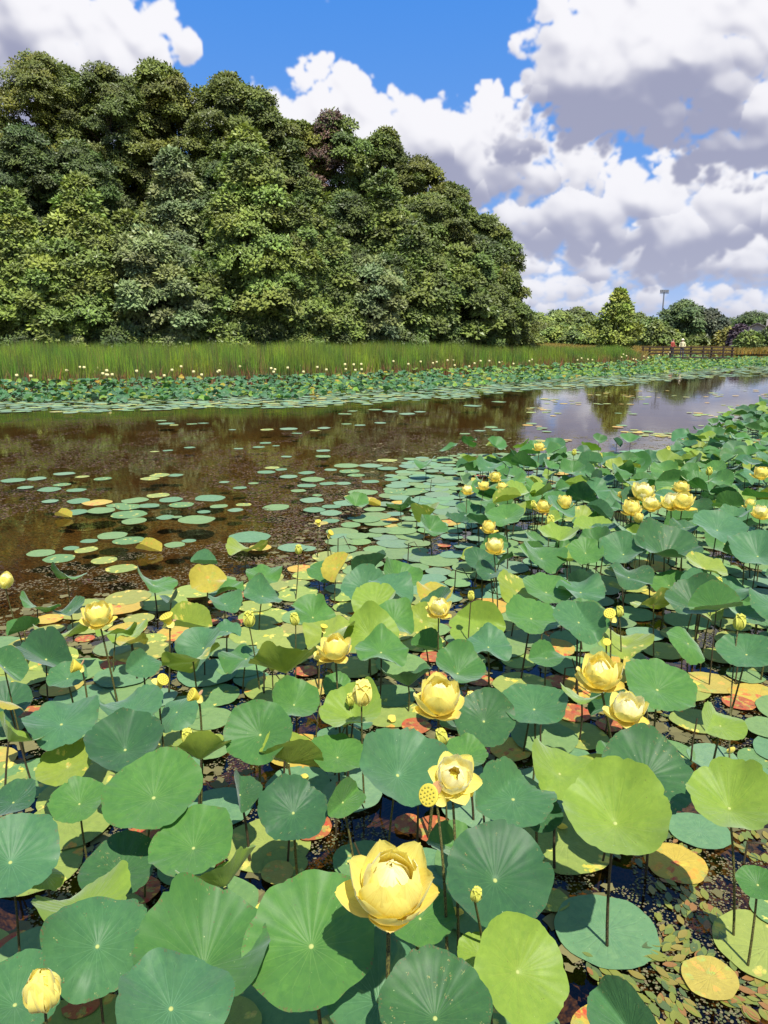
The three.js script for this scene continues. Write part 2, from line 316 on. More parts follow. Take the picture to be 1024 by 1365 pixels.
const bankDepth = (u) => { let z = 30; for (let k = 0; k < 12; k++) z = -bankZ(atDepth(u, 455, z).x); return z; };
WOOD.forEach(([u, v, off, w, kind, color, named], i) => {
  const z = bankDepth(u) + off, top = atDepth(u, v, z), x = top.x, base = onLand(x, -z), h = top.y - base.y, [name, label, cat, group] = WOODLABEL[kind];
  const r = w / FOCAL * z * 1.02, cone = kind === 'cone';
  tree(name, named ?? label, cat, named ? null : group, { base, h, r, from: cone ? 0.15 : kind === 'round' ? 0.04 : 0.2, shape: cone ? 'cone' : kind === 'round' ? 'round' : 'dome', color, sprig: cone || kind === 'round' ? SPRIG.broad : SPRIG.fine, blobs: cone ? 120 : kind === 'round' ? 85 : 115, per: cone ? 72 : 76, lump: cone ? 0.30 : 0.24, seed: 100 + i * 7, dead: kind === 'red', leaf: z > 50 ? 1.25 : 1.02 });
});
// pale trunks that catch the sun under the wood's edge
[[517, 8], [662, 8]].forEach(([u, off], i) => { const z = bankDepth(u) + off, x = atDepth(u, 455, z).x; tree('slender_tree', ['slender tree with a pale bare trunk under the wood', 'slender pale trunk at the open end of the wood'][i], 'tree', null, { base: onLand(x, -z), h: 7, r: 1.5, from: 0.5, shape: 'dome', color: DARK, sprig: SPRIG.fine, blobs: 24, per: 50, seed: 900 + i, bark: PALE_BARK, trunk: 0.13 }); });
// bushes along the foot of the wood
const bush = (u, v, z, w, color, seed, label, name = 'shrub', group, sprig) => { if (z < 30) z += bankDepth(u); const top = atDepth(u, v, z), base = onLand(top.x, -z); return tree(name, label, 'shrub', group, { base, h: Math.max(0.6, top.y - base.y), r: w / FOCAL * z, from: 0.05, shape: 'round', color, sprig: sprig ?? SPRIG.fine, blobs: 46, per: 46, lump: 0.34, seed, trunk: 0.05 }); };
[[40, 436, 7, 30, DARK], [95, 446, 7, 20, SILVER], [150, 434, 7, 28, DARK], [225, 446, 6.5, 20, MID], [262, 418, 7.5, 30, DARK], [312, 444, 6.5, 22, LITE], [350, 425, 7.5, 30, DARK], [402, 436, 7, 26, MID], [455, 430, 7.5, 30, DARK], [540, 432, 7.5, 30, DARK], [590, 428, 7.5, 32, DARK], [640, 430, 7.5, 30, DARK]].forEach(([u, v, z, w, c], i) => bush(u, v, z, w, c, 300 + i * 3, 'low leafy shrub at the foot of the wood behind the reeds', 'shrub', 'shrubs at the foot of the wood'));
bush(692, 418, 7, 26, OAK2, 391, 'rounded green shrub where the wood ends beside the field');
// beyond the field
const FARG = 'trees along the far side of the field';
const farTree = (u, v, z, w, color, seed, label, shape = 'round', name = 'field_tree', group) => { const top = atDepth(u, v, z), base = onLand(top.x, -z); return tree(name, label, 'tree', group, { base, h: top.y - base.y, r: w / FOCAL * z, from: 0.08, shape, color, sprig: SPRIG.far, blobs: 60, per: 34, lump: 0.32, seed }); };
[[715, 420, 118, 24, LITE], [745, 416, 120, 22, MID], [772, 413, 135, 24, OAK], [790, 424, 115, 20, MID], [735, 432, 112, 22, LITE], [850, 420, 125, 18, OAK], [872, 428, 110, 20, MID], [700, 425, 108, 18, LITE], [1085, 416, 150, 36, DARK], [1150, 410, 150, 46, OAK]].forEach(([u, v, z, w, c], i) => farTree(u, v, z, w, c, 500 + i * 5, 'hazy green tree on the far side of the golden field', 'round', 'field_tree', FARG));
farTree(912, 402, 116, 24, [0.10, 0.155, 0.035], 561, 'dense round dark green tree beside the tall lamp pole');
farTree(948, 414, 115, 17, [0.075, 0.095, 0.045], 563, 'dusky dark tree standing next to the dense round tree');
farTree(1004, 419, 160, 34, DARK, 569, 'dark tree rising behind the grey roofed house');
[[855, 438, 112, 18, LITE], [885, 440, 114, 18, LITE], [760, 440, 110, 18, LITE], [780, 437, 108, 16, LITE], [930, 446, 114, 12, MID], [972, 441, 112, 12, [0.26, 0.27, 0.04]], [958, 446, 114, 10, LITE]].forEach(([u, v, z, w, c], i) => bush(u, v, z, w, c, 600 + i * 3, 'yellow green bush in the golden field before the far trees', 'field_bush', 'bushes in the field', SPRIG.far));
bush(988, 436, 108, 9, [0.075, 0.045, 0.06], 640, 'dark purple leaved bush below the grey roofed house', 'purple_bush', null, SPRIG.far);
bush(999, 446, 100, 10, MID, 643, 'round clipped green bush near the house', 'clipped_bush', null, SPRIG.far);
bush(1024, 442, 104, 12, DARK, 645, 'dark green bush beside the clipped bush near the house', 'dark_bush', null, SPRIG.far);
// the young pin-shaped tree in the field
{ const z = 66, top = atDepth(825, 386, z), base = onLand(top.x, -z);
  tree('lone_tree', 'bright young tree standing alone in the field behind the reeds', 'tree', null, { base, h: top.y - base.y, r: 2.1, from: 0.2, shape: 'cone', color: [0.25, 0.31, 0.035], sprig: SPRIG.broad, blobs: 74, per: 13, lump: 0.24, seed: 701, trunk: 0.1, leaf: 1.25 }); }

// ---------------------------------------------------------------- reeds and field grass
function clumpGeo(seed, n, spread, wide, bend, seg = 3) {            // unit-height blades
  const r = R(seed), pos = [], idx = [], col = [];
  for (let k = 0; k < n; k++) {
    const a = r() * 6.283, d = spread * Math.sqrt(r()), x = Math.cos(a) * d, z = Math.sin(a) * d, h = rr(0.7, 1.08, r), f = r() * 6.283, lx = rr(-1, 1, r) * bend, lz = rr(-1, 1, r) * bend, w = wide * rr(0.7, 1.2, r), tone = rr(0.5, 1.45, r), yel = r() < 0.16 ? 1.5 : 1, i = pos.length / 3;
    for (let s = 0; s <= seg; s++) {
      const t = s / seg, ww = w * (1 - t * t) + 0.001, px = x + lx * t * t, pz = z + lz * t * t;
      pos.push(px - Math.cos(f) * ww, h * t * (1 - 0.1 * bend * t), pz - Math.sin(f) * ww, px + Math.cos(f) * ww, h * t * (1 - 0.1 * bend * t), pz + Math.sin(f) * ww);
      for (let q = 0; q < 2; q++) col.push(tone * yel, tone, tone * (yel > 1 ? 0.7 : 1));
      if (s) { const b = i + s * 2; idx.push(b - 2, b - 1, b, b - 1, b + 1, b); }
    }
  }
  const g = geom(pos, idx, null, col); g.deleteAttribute('normal');
  return g;
}
const BLADE = new THREE.MeshPhysicalMaterial({ vertexColors: true, roughness: 1, transmission: 0.3, thickness: 0, side: THREE.DoubleSide });
const UPQ = (a) => new THREE.Quaternion().setFromAxisAngle(UPV, a);
{
  const reeds = [], dead = [], r = R(41);
  const xEnd = P(862, 486).x;
  for (let k = 0; k < 15000; k++) {
    const x = rr(-34, xEnd + 0.5, r), z0 = bankZ(x), d = Math.pow(r(), 0.8) * 6.5 * (x > xEnd - 6 ? 0.7 : 1), z = z0 - d - 0.3 + 0.5 * n3(x * 0.5, 0, 3);
    const [u] = pix(x, 0, z); if (u < -160) continue;
    const patch = n3(x * 0.35, 4, z * 0.35), end = sstep(xEnd + 0.5, xEnd - 1.5, x), h = (1.66 + 0.22 * patch + rr(-0.28, 0.2, r)) * (0.55 + 0.45 * end) * (1 - 0.2 * sstep(2, 14, x)) * (d < 0.5 ? 0.85 : 1) - Math.max(0, landHeight(x, z)) * 0.6;
    const v = rr(0.5, 1.25, r) * (0.85 + 0.5 * n3(x * 1.1, 3, z * 0.8)), y = clamp(0.45 + 0.8 * n3(x * 0.3, 9, z * 0.5) + rr(-0.25, 0.25, r));
    reeds.push([placed(V(x, Math.max(-0.1, landHeight(x, z)), z), UPQ(r() * 6.283), V(1, h, 1)), r() < 0.07 ? rgb(0.34 * v, 0.24 * v, 0.06 * v) : rgb(mix(0.15, 0.34, y) * v, mix(0.35, 0.41, y) * v, 0.012 * v)]);
    if (d < 1.6 && r() < 0.75) { const w = rr(0.7, 1.2, r), t = r() < 0.35; dead.push([placed(V(x, -0.05, z + 0.25), UPQ(r() * 6.283), V(1.1, rr(0.45, 1.0, r), 1.1)), t ? rgb(0.30 * w, 0.10 * w, 0.04 * w) : rgb(0.24 * w, 0.15 * w, 0.05 * w)]); }
  }
  tag(instanced('reed_bed', clumpGeo(5, 12, 0.17, 0.011, 0.12), BLADE, reeds), 'tall green reeds in a dense belt along the far bank', 'reeds');
  tag(instanced('dead_reeds', clumpGeo(6, 8, 0.16, 0.012, 0.22), BLADE, dead), 'reddish brown dead stems at the foot of the reeds', 'reeds');
  // golden meadow behind
  const gold = [];
  for (let k = 0; k < 22000; k++) {
    const x = rr(6, 70, r), z = -rr(52, 112, r); if (z > bankZ(x) - 3) continue;
    const [u] = pix(x, 0.5, z); if (u < 640 || u > 1130) continue;
    const y = 0.5 + 0.5 * n3(x * 0.09, 3, z * 0.06) + 0.5 * n3(x * 0.4, 6, z * 0.3), v = rr(0.8, 1.2, r);
    gold.push([placed(V(x, landHeight(x, z) - 0.05, z), UPQ(r() * 6.283), V(1.6, rr(0.55, 0.95, r), 1.6)), rgb(mix(0.40, 0.22, y) * v, mix(0.29, 0.23, y) * v, 0.035 * v)]);
  }
  tag(instanced('meadow_grass', clumpGeo(9, 12, 0.3, 0.02, 0.35), BLADE, gold), 'golden meadow grass filling the field behind the reeds', 'grass');
  const low = [];
  for (let k = 0; k < 9000; k++) {
    const x = rr(-34, 20, r), d = rr(6, 22, r), z = bankZ(x) - d, [u] = pix(x, 0, z); if (u < -160) continue;
    const v = rr(0.8, 1.2, r); low.push([placed(V(x, landHeight(x, z) - 0.05, z), UPQ(r() * 6.283), V(1.2, rr(0.4, 1.0, r), 1.2)), rgb(0.08 * v, 0.12 * v, 0.025 * v)]);
  }
  tag(instanced('woodland_grass', clumpGeo(10, 10, 0.25, 0.016, 0.3), BLADE, low), 'rough grass on the ground under the wood', 'grass');
}

// ---------------------------------------------------------------- footbridge rail, walkers, lamp pole, house
const WOODMAT = new THREE.MeshStandardMaterial({ color: rgb(0.10, 0.065, 0.045), map: barkTex, roughness: 0.9 });
{
  const zb = 74, a = atDepth(866, 470, zb), b = atDepth(976, 469, zb), L = b.x - a.x;
  const t = thing('footbridge', 'dark brown timber footbridge with railings at the far end of the pond', 'footbridge', V(a.x, 0, -zb));
  for (const dz of [0, -1.9]) {
    for (let k = 0; k <= 4; k++) mesh('post', box(0.13, 1.75, 0.13, (k / 4) * L, 0.42, dz), WOODMAT, t);
    for (const y of [1.22, 0.92, 0.62]) mesh('rail', box(L + 0.3, 0.11, 0.05, L / 2, y, dz + (dz ? -0.1 : 0.1)), WOODMAT, t);
  }
  mesh('beam', box(L + 0.6, 0.24, 0.1, L / 2, 0.06, 0.14), WOODMAT, t);
  for (let k = 0; k < 42; k++) mesh('plank', box(L / 42 - 0.02, 0.05, 2.1, (k + 0.5) * L / 42, 0.215 + 0.004 * (k % 2), -0.95), WOODMAT, t);
}
function person(label, at, turn, coat, legs, skin, hair, hat) {
  const N = 56, mc = new MarchingCubes(N, new THREE.MeshStandardMaterial(), false, false, 60000), S = 1.0;   // a cube 2 m across, feet at y = -0.95
  const caps = [[[0, 0.0, 0], [0, 0.42, 0], 0.15, 0.17], [[-0.17, 0.43, 0], [0.17, 0.43, 0], 0.075, 0.075], [[0, 0.45, 0], [0, 0.58, 0.01], 0.06, 0.055], [[0, 0.66, 0.015], [0, 0.70, 0.02], 0.095, 0.10],
    [[-0.09, -0.02, 0], [-0.1, -0.45, 0.02], 0.095, 0.065], [[-0.1, -0.45, 0.02], [-0.1, -0.86, -0.01], 0.06, 0.045], [[0.09, -0.02, 0], [0.1, -0.45, 0.04], 0.095, 0.065], [[0.1, -0.45, 0.04], [0.11, -0.86, 0.0], 0.06, 0.045],
    [[-0.1, -0.9, 0], [-0.11, -0.91, 0.13], 0.045, 0.04], [[0.11, -0.9, 0], [0.12, -0.91, 0.13], 0.045, 0.04],
    [[-0.21, 0.4, 0], [-0.26, 0.13, 0.03], 0.055, 0.045], [[-0.26, 0.13, 0.03], [-0.2, 0.05, 0.27], 0.043, 0.035], [[0.21, 0.4, 0], [0.27, 0.14, 0.03], 0.055, 0.045], [[0.27, 0.14, 0.03], [0.2, 0.05, 0.27], 0.043, 0.035],
    [[-0.2, 0.05, 0.29], [-0.18, 0.03, 0.36], 0.035, 0.02], [[0.2, 0.05, 0.29], [0.18, 0.03, 0.36], 0.035, 0.02], [[0, 0.655, 0.11], [0, 0.645, 0.125], 0.02, 0.015]];
  for (let z = 0; z < N; z++) for (let y = 0; y < N; y++) for (let x = 0; x < N; x++) {
    const p = [x, y, z].map((q) => ((q - N / 2) / (N / 2)) * S); let m = 9;
    for (const [A, B, ra, rb] of caps) {
      const d = [B[0] - A[0], B[1] - A[1], B[2] - A[2]], e = [p[0] - A[0], p[1] - A[1], p[2] - A[2]], t = clamp((d[0] * e[0] + d[1] * e[1] + d[2] * e[2]) / (d[0] ** 2 + d[1] ** 2 + d[2] ** 2 + 1e-9));
      const q = Math.hypot(e[0] - d[0] * t, e[1] - d[1] * t, e[2] - d[2] * t) - mix(ra, rb, t), k = 0.03, h = Math.max(k - Math.abs(m - q), 0) / k;
      m = Math.min(m, q) - h * h * k * 0.25;
    }
    mc.field[x + y * N + z * N * N] = -m;
  }
  mc.isolation = 0; mc.update();
  const n = mc.count, pos = Array.from(mc.positionArray.slice(0, n * 3)), col = [], g = new THREE.BufferGeometry();
  for (let i = 0; i < n; i++) { const [x, y, z] = pos.slice(i * 3, i * 3 + 3), c = y > 0.52 ? skin : z > 0.25 && y > -0.1 ? skin : y > -0.04 ? coat : y < -0.87 ? [0.05, 0.05, 0.05] : legs; col.push(...c); }
  g.setAttribute('position', new THREE.Float32BufferAttribute(pos, 3)); g.setAttribute('normal', new THREE.Float32BufferAttribute(Array.from(mc.normalArray.slice(0, n * 3)), 3)); g.setAttribute('color', new THREE.Float32BufferAttribute(col, 3));
  g.translate(0, 0.95, 0);
  const t = thing('person', label, 'person', at);
  t.rotation.y = turn;
  mesh('body', g, new THREE.MeshStandardMaterial({ vertexColors: true, roughness: 0.9 }), t);
  const cap = new THREE.SphereGeometry(0.112, 16, 10, 0, 6.284, 0, 1.75); cap.rotateX(-0.35); cap.translate(0, 1.645, 0.005);
  if (!hat) mesh('hair', cap, new THREE.MeshStandardMaterial({ color: hair, roughness: 0.9 }), t);
  else {
    const crown = new THREE.LatheGeometry([[0.17, 0.0], [0.168, 0.012], [0.112, 0.022], [0.105, 0.09], [0.06, 0.125], [0, 0.13]].map(([x, y]) => new THREE.Vector2(x, y)), 20); crown.translate(0, 1.68, 0.01);
    mesh('hat', crown, new THREE.MeshStandardMaterial({ color: hat, roughness: 0.9 }), t);
  }
  return t;
}
{
  const a = atDepth(897, 458, 75), b = atDepth(910, 458, 75.2);
  person('person with dark hair in a red top on the footbridge', V(a.x, 0.245, -75), 0.5, [0.35, 0.06, 0.04], [0.03, 0.035, 0.05], [0.5, 0.3, 0.2], rgb(0.02, 0.015, 0.01));
  person('person in a pale hat and cream top on the footbridge', V(b.x, 0.245, -75.2), -0.4, [0.75, 0.68, 0.4], [0.12, 0.12, 0.14], [0.5, 0.32, 0.22], rgb(0.1, 0.07, 0.05), rgb(0.85, 0.8, 0.55));
}
const STEEL = new THREE.MeshStandardMaterial({ color: rgb(0.22, 0.23, 0.25), roughness: 0.6, metalness: 0.5 });
{
  const z = 150, top = atDepth(885.5, 389, z), g = onLand(top.x, -z), h = top.y - g.y, t = thing('lamp_pole', 'tall thin sports field lamp pole rising above the far trees', 'lamp pole', g);
  mesh('pole', tube([V(0, -0.3, 0), V(0, h * 0.5, 0), V(0, h, 0)], [0.22, 0.17, 0.11], 10), STEEL, t);
  mesh('crossarm', box(1.7, 0.14, 0.12, 0, h - 0.25, 0.16), STEEL, t);
  for (const x of [-0.62, -0.2, 0.2, 0.62]) mesh('floodlight', box(0.36, 0.5, 0.3, x, h + 0.12, 0.16), STEEL, t);
}
{
  const z = 122, p = onLand(atDepth(1008, 450, z).x, -z), t = thing('house', 'grey roofed house half hidden by bushes at the edge of the field', 'house', p);
  t.rotation.y = -0.5;
  const wall = new THREE.MeshStandardMaterial({ color: rgb(0.42, 0.38, 0.34), roughness: 0.95 }), roof = new THREE.MeshStandardMaterial({ color: rgb(0.27, 0.27, 0.30), map: barkTex, roughness: 0.95 }), glass = new THREE.MeshStandardMaterial({ color: rgb(0.03, 0.035, 0.04), roughness: 0.15 }), trim = new THREE.MeshStandardMaterial({ color: rgb(0.7, 0.7, 0.68), roughness: 0.8 });
  const s = new THREE.Shape([[-4, 0], [4, 0], [4, 2.2], [0, 4.2], [-4, 2.2]].map(([x, y]) => new THREE.Vector2(x, y))), w = new THREE.ExtrudeGeometry(s, { depth: 9, bevelEnabled: false }); w.translate(0, -0.3, -9);
  mesh('wall', w, wall, t);
  for (const d of [-1, 1]) { const r = box(4.95, 0.16, 9.8, 0, 0, -4.5); r.rotateZ(-d * Math.atan2(2, 4)); r.translate(d * 2.18, 2.98, 0); mesh('roof', r, roof, t); }
  mesh('chimney', box(0.7, 1.6, 0.7, 1.4, 4, -6), wall, t);
  for (const x of [-2, 1.8]) { const f = mesh('window', box(1.25, 1.35, 0.08, x, 1.3, 0.03), trim, t); mesh('pane', box(1.05, 1.15, 0.06, x, 1.3, 0.06), glass, f); }
  const d = mesh('door', box(0.95, 2, 0.08, -0.1, 0.75, 0.03), trim, t); mesh('handle', box(0.06, 0.06, 0.1, 0.28, 0.75, 0.08), STEEL, d);
}

// ---------------------------------------------------------------- lotus: blades, stalks, pads
const css = (c, a = 1) => `rgba(${c.map((x) => Math.round(clamp(x, 0, 255))).join(',')},${a})`;
const VEINS = 21;
function leafTex(seed, base, vein, o = {}) {
  return canvasTex(512, 512, (g) => {
    const r = R(seed), S = 512, C = 256;
    g.fillStyle = css(base); g.fillRect(0, 0, S, S);
    for (let k = 0; k < 900; k++) { const d = rr(-24, 22, r), s = rr(3, 30, r); g.fillStyle = css([base[0] + d * 1.1, base[1] + d, base[2] + d * 0.5], 0.17); g.beginPath(); g.ellipse(r() * S, r() * S, s, s * rr(0.4, 1, r), r() * 3, 0, 6.3); g.fill(); }
    if (o.blotch) for (let k = 0; k < o.blotch[0]; k++) {             // yellow and red patches of ageing leaf
      const a = r() * 6.283, d = C * Math.pow(r(), 0.45) * 0.98, c = pick(o.blotch[1], r), x = C + Math.cos(a) * d, y = C + Math.sin(a) * d;
      for (let j = 0; j < 16; j++) { const s = rr(4, o.blotch[2], r); g.fillStyle = css(c.map((q) => q + rr(-14, 14, r)), 0.5); g.beginPath(); g.ellipse(x + rr(-1, 1, r) * o.blotch[2] * 1.3, y + rr(-1, 1, r) * o.blotch[2] * 1.3, s, s * rr(0.4, 0.9, r), a, 0, 6.3); g.fill(); }
    }
    g.lineCap = 'round';
    for (let k = 0; k < VEINS; k++) {
      const a = (k / VEINS) * 6.283185 + rr(-0.05, 0.05, r), line = (x0, y0, x1, y1, w, al) => { g.strokeStyle = css(vein, al); g.lineWidth = w; g.beginPath(); g.moveTo(x0, y0); g.lineTo(x1, y1); g.stroke(); };
      const f = rr(0.5, 0.68, r), px = (q, d) => [C + Math.cos(q) * C * d, C + Math.sin(q) * C * d], m = px(a, f);
      line(...px(a, 0.03), ...m, 2.4, o.va ?? 0.3); line(...px(a, 0.03), ...px(a, f * 0.5), 3.4, (o.va ?? 0.3) * 0.6);
      for (const s of [-1, 1]) { const e = px(a + s * 0.085, 0.82); line(...m, ...e, 1.6, (o.va ?? 0.3) * 0.75); for (const q of [-1, 1]) line(...e, ...px(a + s * 0.085 + q * 0.045, 0.99), 1, (o.va ?? 0.3) * 0.5); }
    }
    for (let k = 0; k < (o.specks ?? 30); k++) { g.fillStyle = css(r() < 0.6 ? [90, 62, 30] : [205, 200, 150], rr(0.3, 0.8, r)); g.beginPath(); g.arc(r() * S, r() * S, rr(0.6, 2.6, r), 0, 6.3); g.fill(); }
    for (let k = 0; k < (o.chew ?? 0); k++) {                          // gnawed brown marks, mostly towards the rim
      const a = r() * 6.283, d = C * Math.pow(r(), 0.35) * 0.97, x = C + Math.cos(a) * d, y = C + Math.sin(a) * d, n = 3 + Math.floor(r() * 9);
      for (let j = 0; j < n; j++) { g.fillStyle = css(pick([[100, 74, 36], [146, 122, 58], [176, 164, 96]], r), 0.75); g.beginPath(); g.ellipse(x + rr(-9, 9, r), y + rr(-9, 9, r), rr(1, 4.5, r), rr(0.8, 2.2, r), a + rr(-0.6, 0.6, r), 0, 6.3); g.fill(); }
    }
    if (o.rim) for (let k = 0; k < 240; k++) { const a = r() * 6.283; if (n3(Math.cos(a) * 2, Math.sin(a) * 2, seed) < o.rim) continue; const d = C * rr(0.93, 1.0, r); g.fillStyle = css([120 + rr(-25, 25, r), 84 + rr(-20, 20, r), 40], 0.5); g.beginPath(); g.ellipse(C + Math.cos(a) * d, C + Math.sin(a) * d, rr(1.5, 6, r), rr(1, 3, r), a, 0, 6.3); g.fill(); }
  });
}
const veinBump = canvasTex(512, 512, (g) => {
  const C = 256; g.fillStyle = '#808080'; g.fillRect(0, 0, 512, 512);
  for (let k = 0; k < VEINS; k++) { const a = (k / VEINS) * 6.283185; for (const [w, c] of [[13, 0.10], [8, 0.16], [4, 0.3]]) { g.strokeStyle = `rgba(30,30,30,${c})`; g.lineWidth = w; g.beginPath(); g.moveTo(C, C); g.lineTo(C + Math.cos(a) * C * 0.72, C + Math.sin(a) * C * 0.72); g.stroke(); } }
  const r = R(5); for (let k = 0; k < 2600; k++) { g.fillStyle = r() < 0.5 ? 'rgba(255,255,255,0.05)' : 'rgba(0,0,0,0.05)'; g.beginPath(); g.arc(r() * 512, r() * 512, rr(1, 7, r), 0, 6.3); g.fill(); }
}, false);
const leafM = (tex, t = 0.34, coat = 0) => new THREE.MeshPhysicalMaterial({ map: tex, bumpMap: veinBump, bumpScale: 0.004, roughness: 0.93, transmission: t, thickness: 0, side: THREE.DoubleSide, clearcoat: coat, clearcoatRoughness: 0.45 });
const ORANGE = [[214, 150, 52], [222, 178, 60], [205, 92, 44], [190, 66, 40]], GOLD = [[222, 196, 66], [208, 188, 84], [226, 206, 96]];
const BLADES = {
  blue: [leafM(leafTex(11, [64, 116, 64], [112, 156, 112], { rim: 0.1 }), 0.3, 0.42), leafM(leafTex(12, [60, 113, 54], [106, 150, 100], { rim: -0.1, chew: 14 }), 0.3, 0.42)],
  green: [leafM(leafTex(13, [60, 116, 32], [116, 152, 78], { rim: -0.05, chew: 10 }), 0.36, 0.4), leafM(leafTex(14, [72, 127, 32], [124, 160, 78], { rim: -0.05 }), 0.38, 0.4)],
  deep: [leafM(leafTex(15, [36, 91, 38], [78, 124, 68], { rim: 0.1, chew: 6 }), 0.32, 0.42), leafM(leafTex(16, [42, 95, 33], [86, 128, 62], { rim: -0.2, specks: 80, chew: 22 }), 0.32, 0.42)],
  lime: [leafM(leafTex(17, [126, 156, 30], [151, 169, 60]), 0.38, 0.4), leafM(leafTex(18, [138, 158, 34], [161, 172, 64], { blotch: [6, GOLD, 16] }), 0.38, 0.4)],
  gold: [leafM(leafTex(19, [182, 167, 45], [188, 174, 67], { blotch: [10, [[200, 160, 50], [160, 170, 50]], 20] }), 0.42, 0.1)],
};
const PADS = {
  blue: [leafM(leafTex(31, [106, 139, 99], [119, 147, 120], { va: 0.3, specks: 60 }), 0.1, 0.25), leafM(leafTex(32, [93, 132, 88], [110, 141, 110], { va: 0.3, specks: 60, rim: 0 }), 0.1, 0.25)],
  green: [leafM(leafTex(33, [108, 138, 79], [119, 146, 88], { va: 0.3, specks: 70 }), 0.1, 0.2), leafM(leafTex(34, [95, 131, 72], [109, 139, 81], { va: 0.3, blotch: [5, GOLD, 16], rim: 0 }), 0.1, 0.2)],
  lime: [leafM(leafTex(35, [139, 151, 67], [149, 158, 82], { va: 0.3, blotch: [8, GOLD, 20], specks: 80 }), 0.12, 0.15), leafM(leafTex(36, [129, 146, 64], [141, 154, 78], { va: 0.3, blotch: [10, [...GOLD, ...ORANGE.slice(0, 1)], 20], rim: -0.2 }), 0.12, 0.15)],
  gold: [leafM(leafTex(37, [182, 158, 57], [187, 167, 78], { va: 0.3, blotch: [14, [...ORANGE, [150, 160, 70]], 22], specks: 100, rim: -0.3 }), 0.12, 0.15), leafM(leafTex(38, [172, 155, 67], [179, 163, 82], { va: 0.25, blotch: [14, [[160, 168, 80], [214, 160, 70]], 24], specks: 100 }), 0.12, 0.15)],
  red: [leafM(leafTex(39, [168, 92, 46], [182, 103, 56], { va: 0.3, blotch: [26, [[206, 160, 62], [186, 58, 34], [120, 64, 34], [150, 150, 66], [200, 120, 50]], 26], specks: 120, rim: -0.4 }), 0.12, 0.15)],
};
function blade(shape, seed, seg = 84, rings = 9, amp = 1) {          // a round peltate leaf of radius 1, its middle at the origin
  const r = R(seed), p1 = r() * 6.283, p2 = r() * 6.283, p3 = r() * 6.283, pos = [0, 0, 0], uv = [0.5, 0.5], idx = [], e1 = rr(0.01, 0.04, r), e2 = rr(0.012, 0.03, r), torn = shape === 'torn' || (shape !== 'pad' && r() < 0.3), bite = r() * 6.283;
  for (let i = 1; i <= rings; i++) for (let k = 0; k < seg; k++) {
    const a = (k / seg) * 2 * Math.PI, t = i / rings, ca = Math.cos(a), sa = Math.sin(a);
    let edge = 1 + e1 * Math.cos(2 * a + p1) + e2 * Math.cos(5 * a + p2) + 0.012 * Math.cos(9 * a + p3) + (shape === 'pad' ? 0.012 : 0.022) * n3(ca * 5, sa * 5, seed) + 0.012 * n3(ca * 16, sa * 16, seed);
    if (shape !== 'pad' && i === rings) edge -= 0.22 * Math.max(0, n3(ca * 7, sa * 7, seed * 1.7) - 0.38) + 0.14 * Math.max(0, n3(ca * 22, sa * 22, seed) - 0.36);
    if (torn && i === rings) { const b = Math.cos((a - bite)); edge -= (shape === 'torn' ? 0.16 : 0.07) * Math.max(0, b) ** 3 * (0.5 + 0.9 * Math.abs(n3(a * 6, seed, 1))) + (shape === 'torn' ? 0.10 * Math.max(0, n3(a * 9, seed, 4)) : 0); }
    const q = t * edge; let x = ca * q, z = sa * q, y = 0;
    const w = (n, p, s) => s * q ** 2 * Math.cos(n * a + p);
    const fun = Math.sqrt(q * q + 0.012) - 0.11, rim = q ** 4;
    if (shape === 'dish') y = 0.24 * fun + 0.04 * q * q + w(2, p1, 0.05) + rim * (0.05 * Math.cos(3 * a + p2) + 0.035 * Math.cos(5 * a + p3) + 0.02 * Math.cos(8 * a + p1));
    else if (shape === 'cup') y = 0.46 * fun + 0.12 * q * q + w(2, p1, 0.10) + rim * (0.08 * Math.cos(3 * a + p2) + 0.05 * Math.cos(5 * a + p3) + 0.03 * Math.cos(8 * a + p1));
    else if (shape === 'saddle') y = 0.24 * fun + w(2, p1, 0.30) + rim * (0.06 * Math.cos(3 * a + p2) + 0.05 * Math.cos(6 * a + p3));
    else if (shape === 'fold') { const s = Math.sqrt(x * x + 0.02) - 0.141; y = 0.85 * s + w(3, p2, 0.06) + 0.05 * z * z; x *= 0.62; }
    else if (shape === 'droop') y = 0.10 * q - 0.30 * q * q + w(3, p1, 0.10) + w(5, p2, 0.05 * q);
    else if (shape === 'curl') { y = 0.10 * q * q + w(3, p2, 0.05); if (z > 0.35) { const c = (z - 0.35); y += 0.9 * c; z = 0.35 + c * 0.55; } if (x < -0.5) y -= 0.5 * (-0.5 - x) ** 1.2; }
    else if (shape === 'wavy') y = 0.14 * q * q + w(4, p1, 0.15) + w(2, p2, 0.2) + w(7, p3, 0.05 * q);
    else if (shape === 'torn') y = 0.22 * q * q + w(2, p1, 0.10) + w(4, p2, 0.07) + 0.02 * n3(x * 7, seed, z * 7);
    else if (shape === 'pad') y = 0.002 * Math.cos(3 * a + p1) * q + (0.012 * amp) * q ** 6 * (0.5 + 0.5 * Math.cos(3 * a + p2));
    if (shape !== 'pad') y += 0.016 * q * Math.cos(VEINS * a) * (1 - 0.55 * q) + 0.05 * Math.exp(-q * q * 20) * -1 + 0.05 + 0.012 * n3(x * 4, seed * 1.3, z * 4);
    else y += 0.0025 * q * Math.cos(VEINS * a) - 0.004 * Math.exp(-q * q * 30);
    pos.push(x, y, z); uv.push(0.5 + 0.495 * t * ca, 0.5 + 0.495 * t * sa);
  }
  for (let k = 0; k < seg; k++) idx.push(0, 1 + (k + 1) % seg, 1 + k);
  for (let i = 0; i < rings - 1; i++) for (let k = 0; k < seg; k++) { const a = 1 + i * seg + k, b = 1 + i * seg + (k + 1) % seg; idx.push(a, b, a + seg, b, b + seg, a + seg); }
  return geom(pos, idx, uv);
}
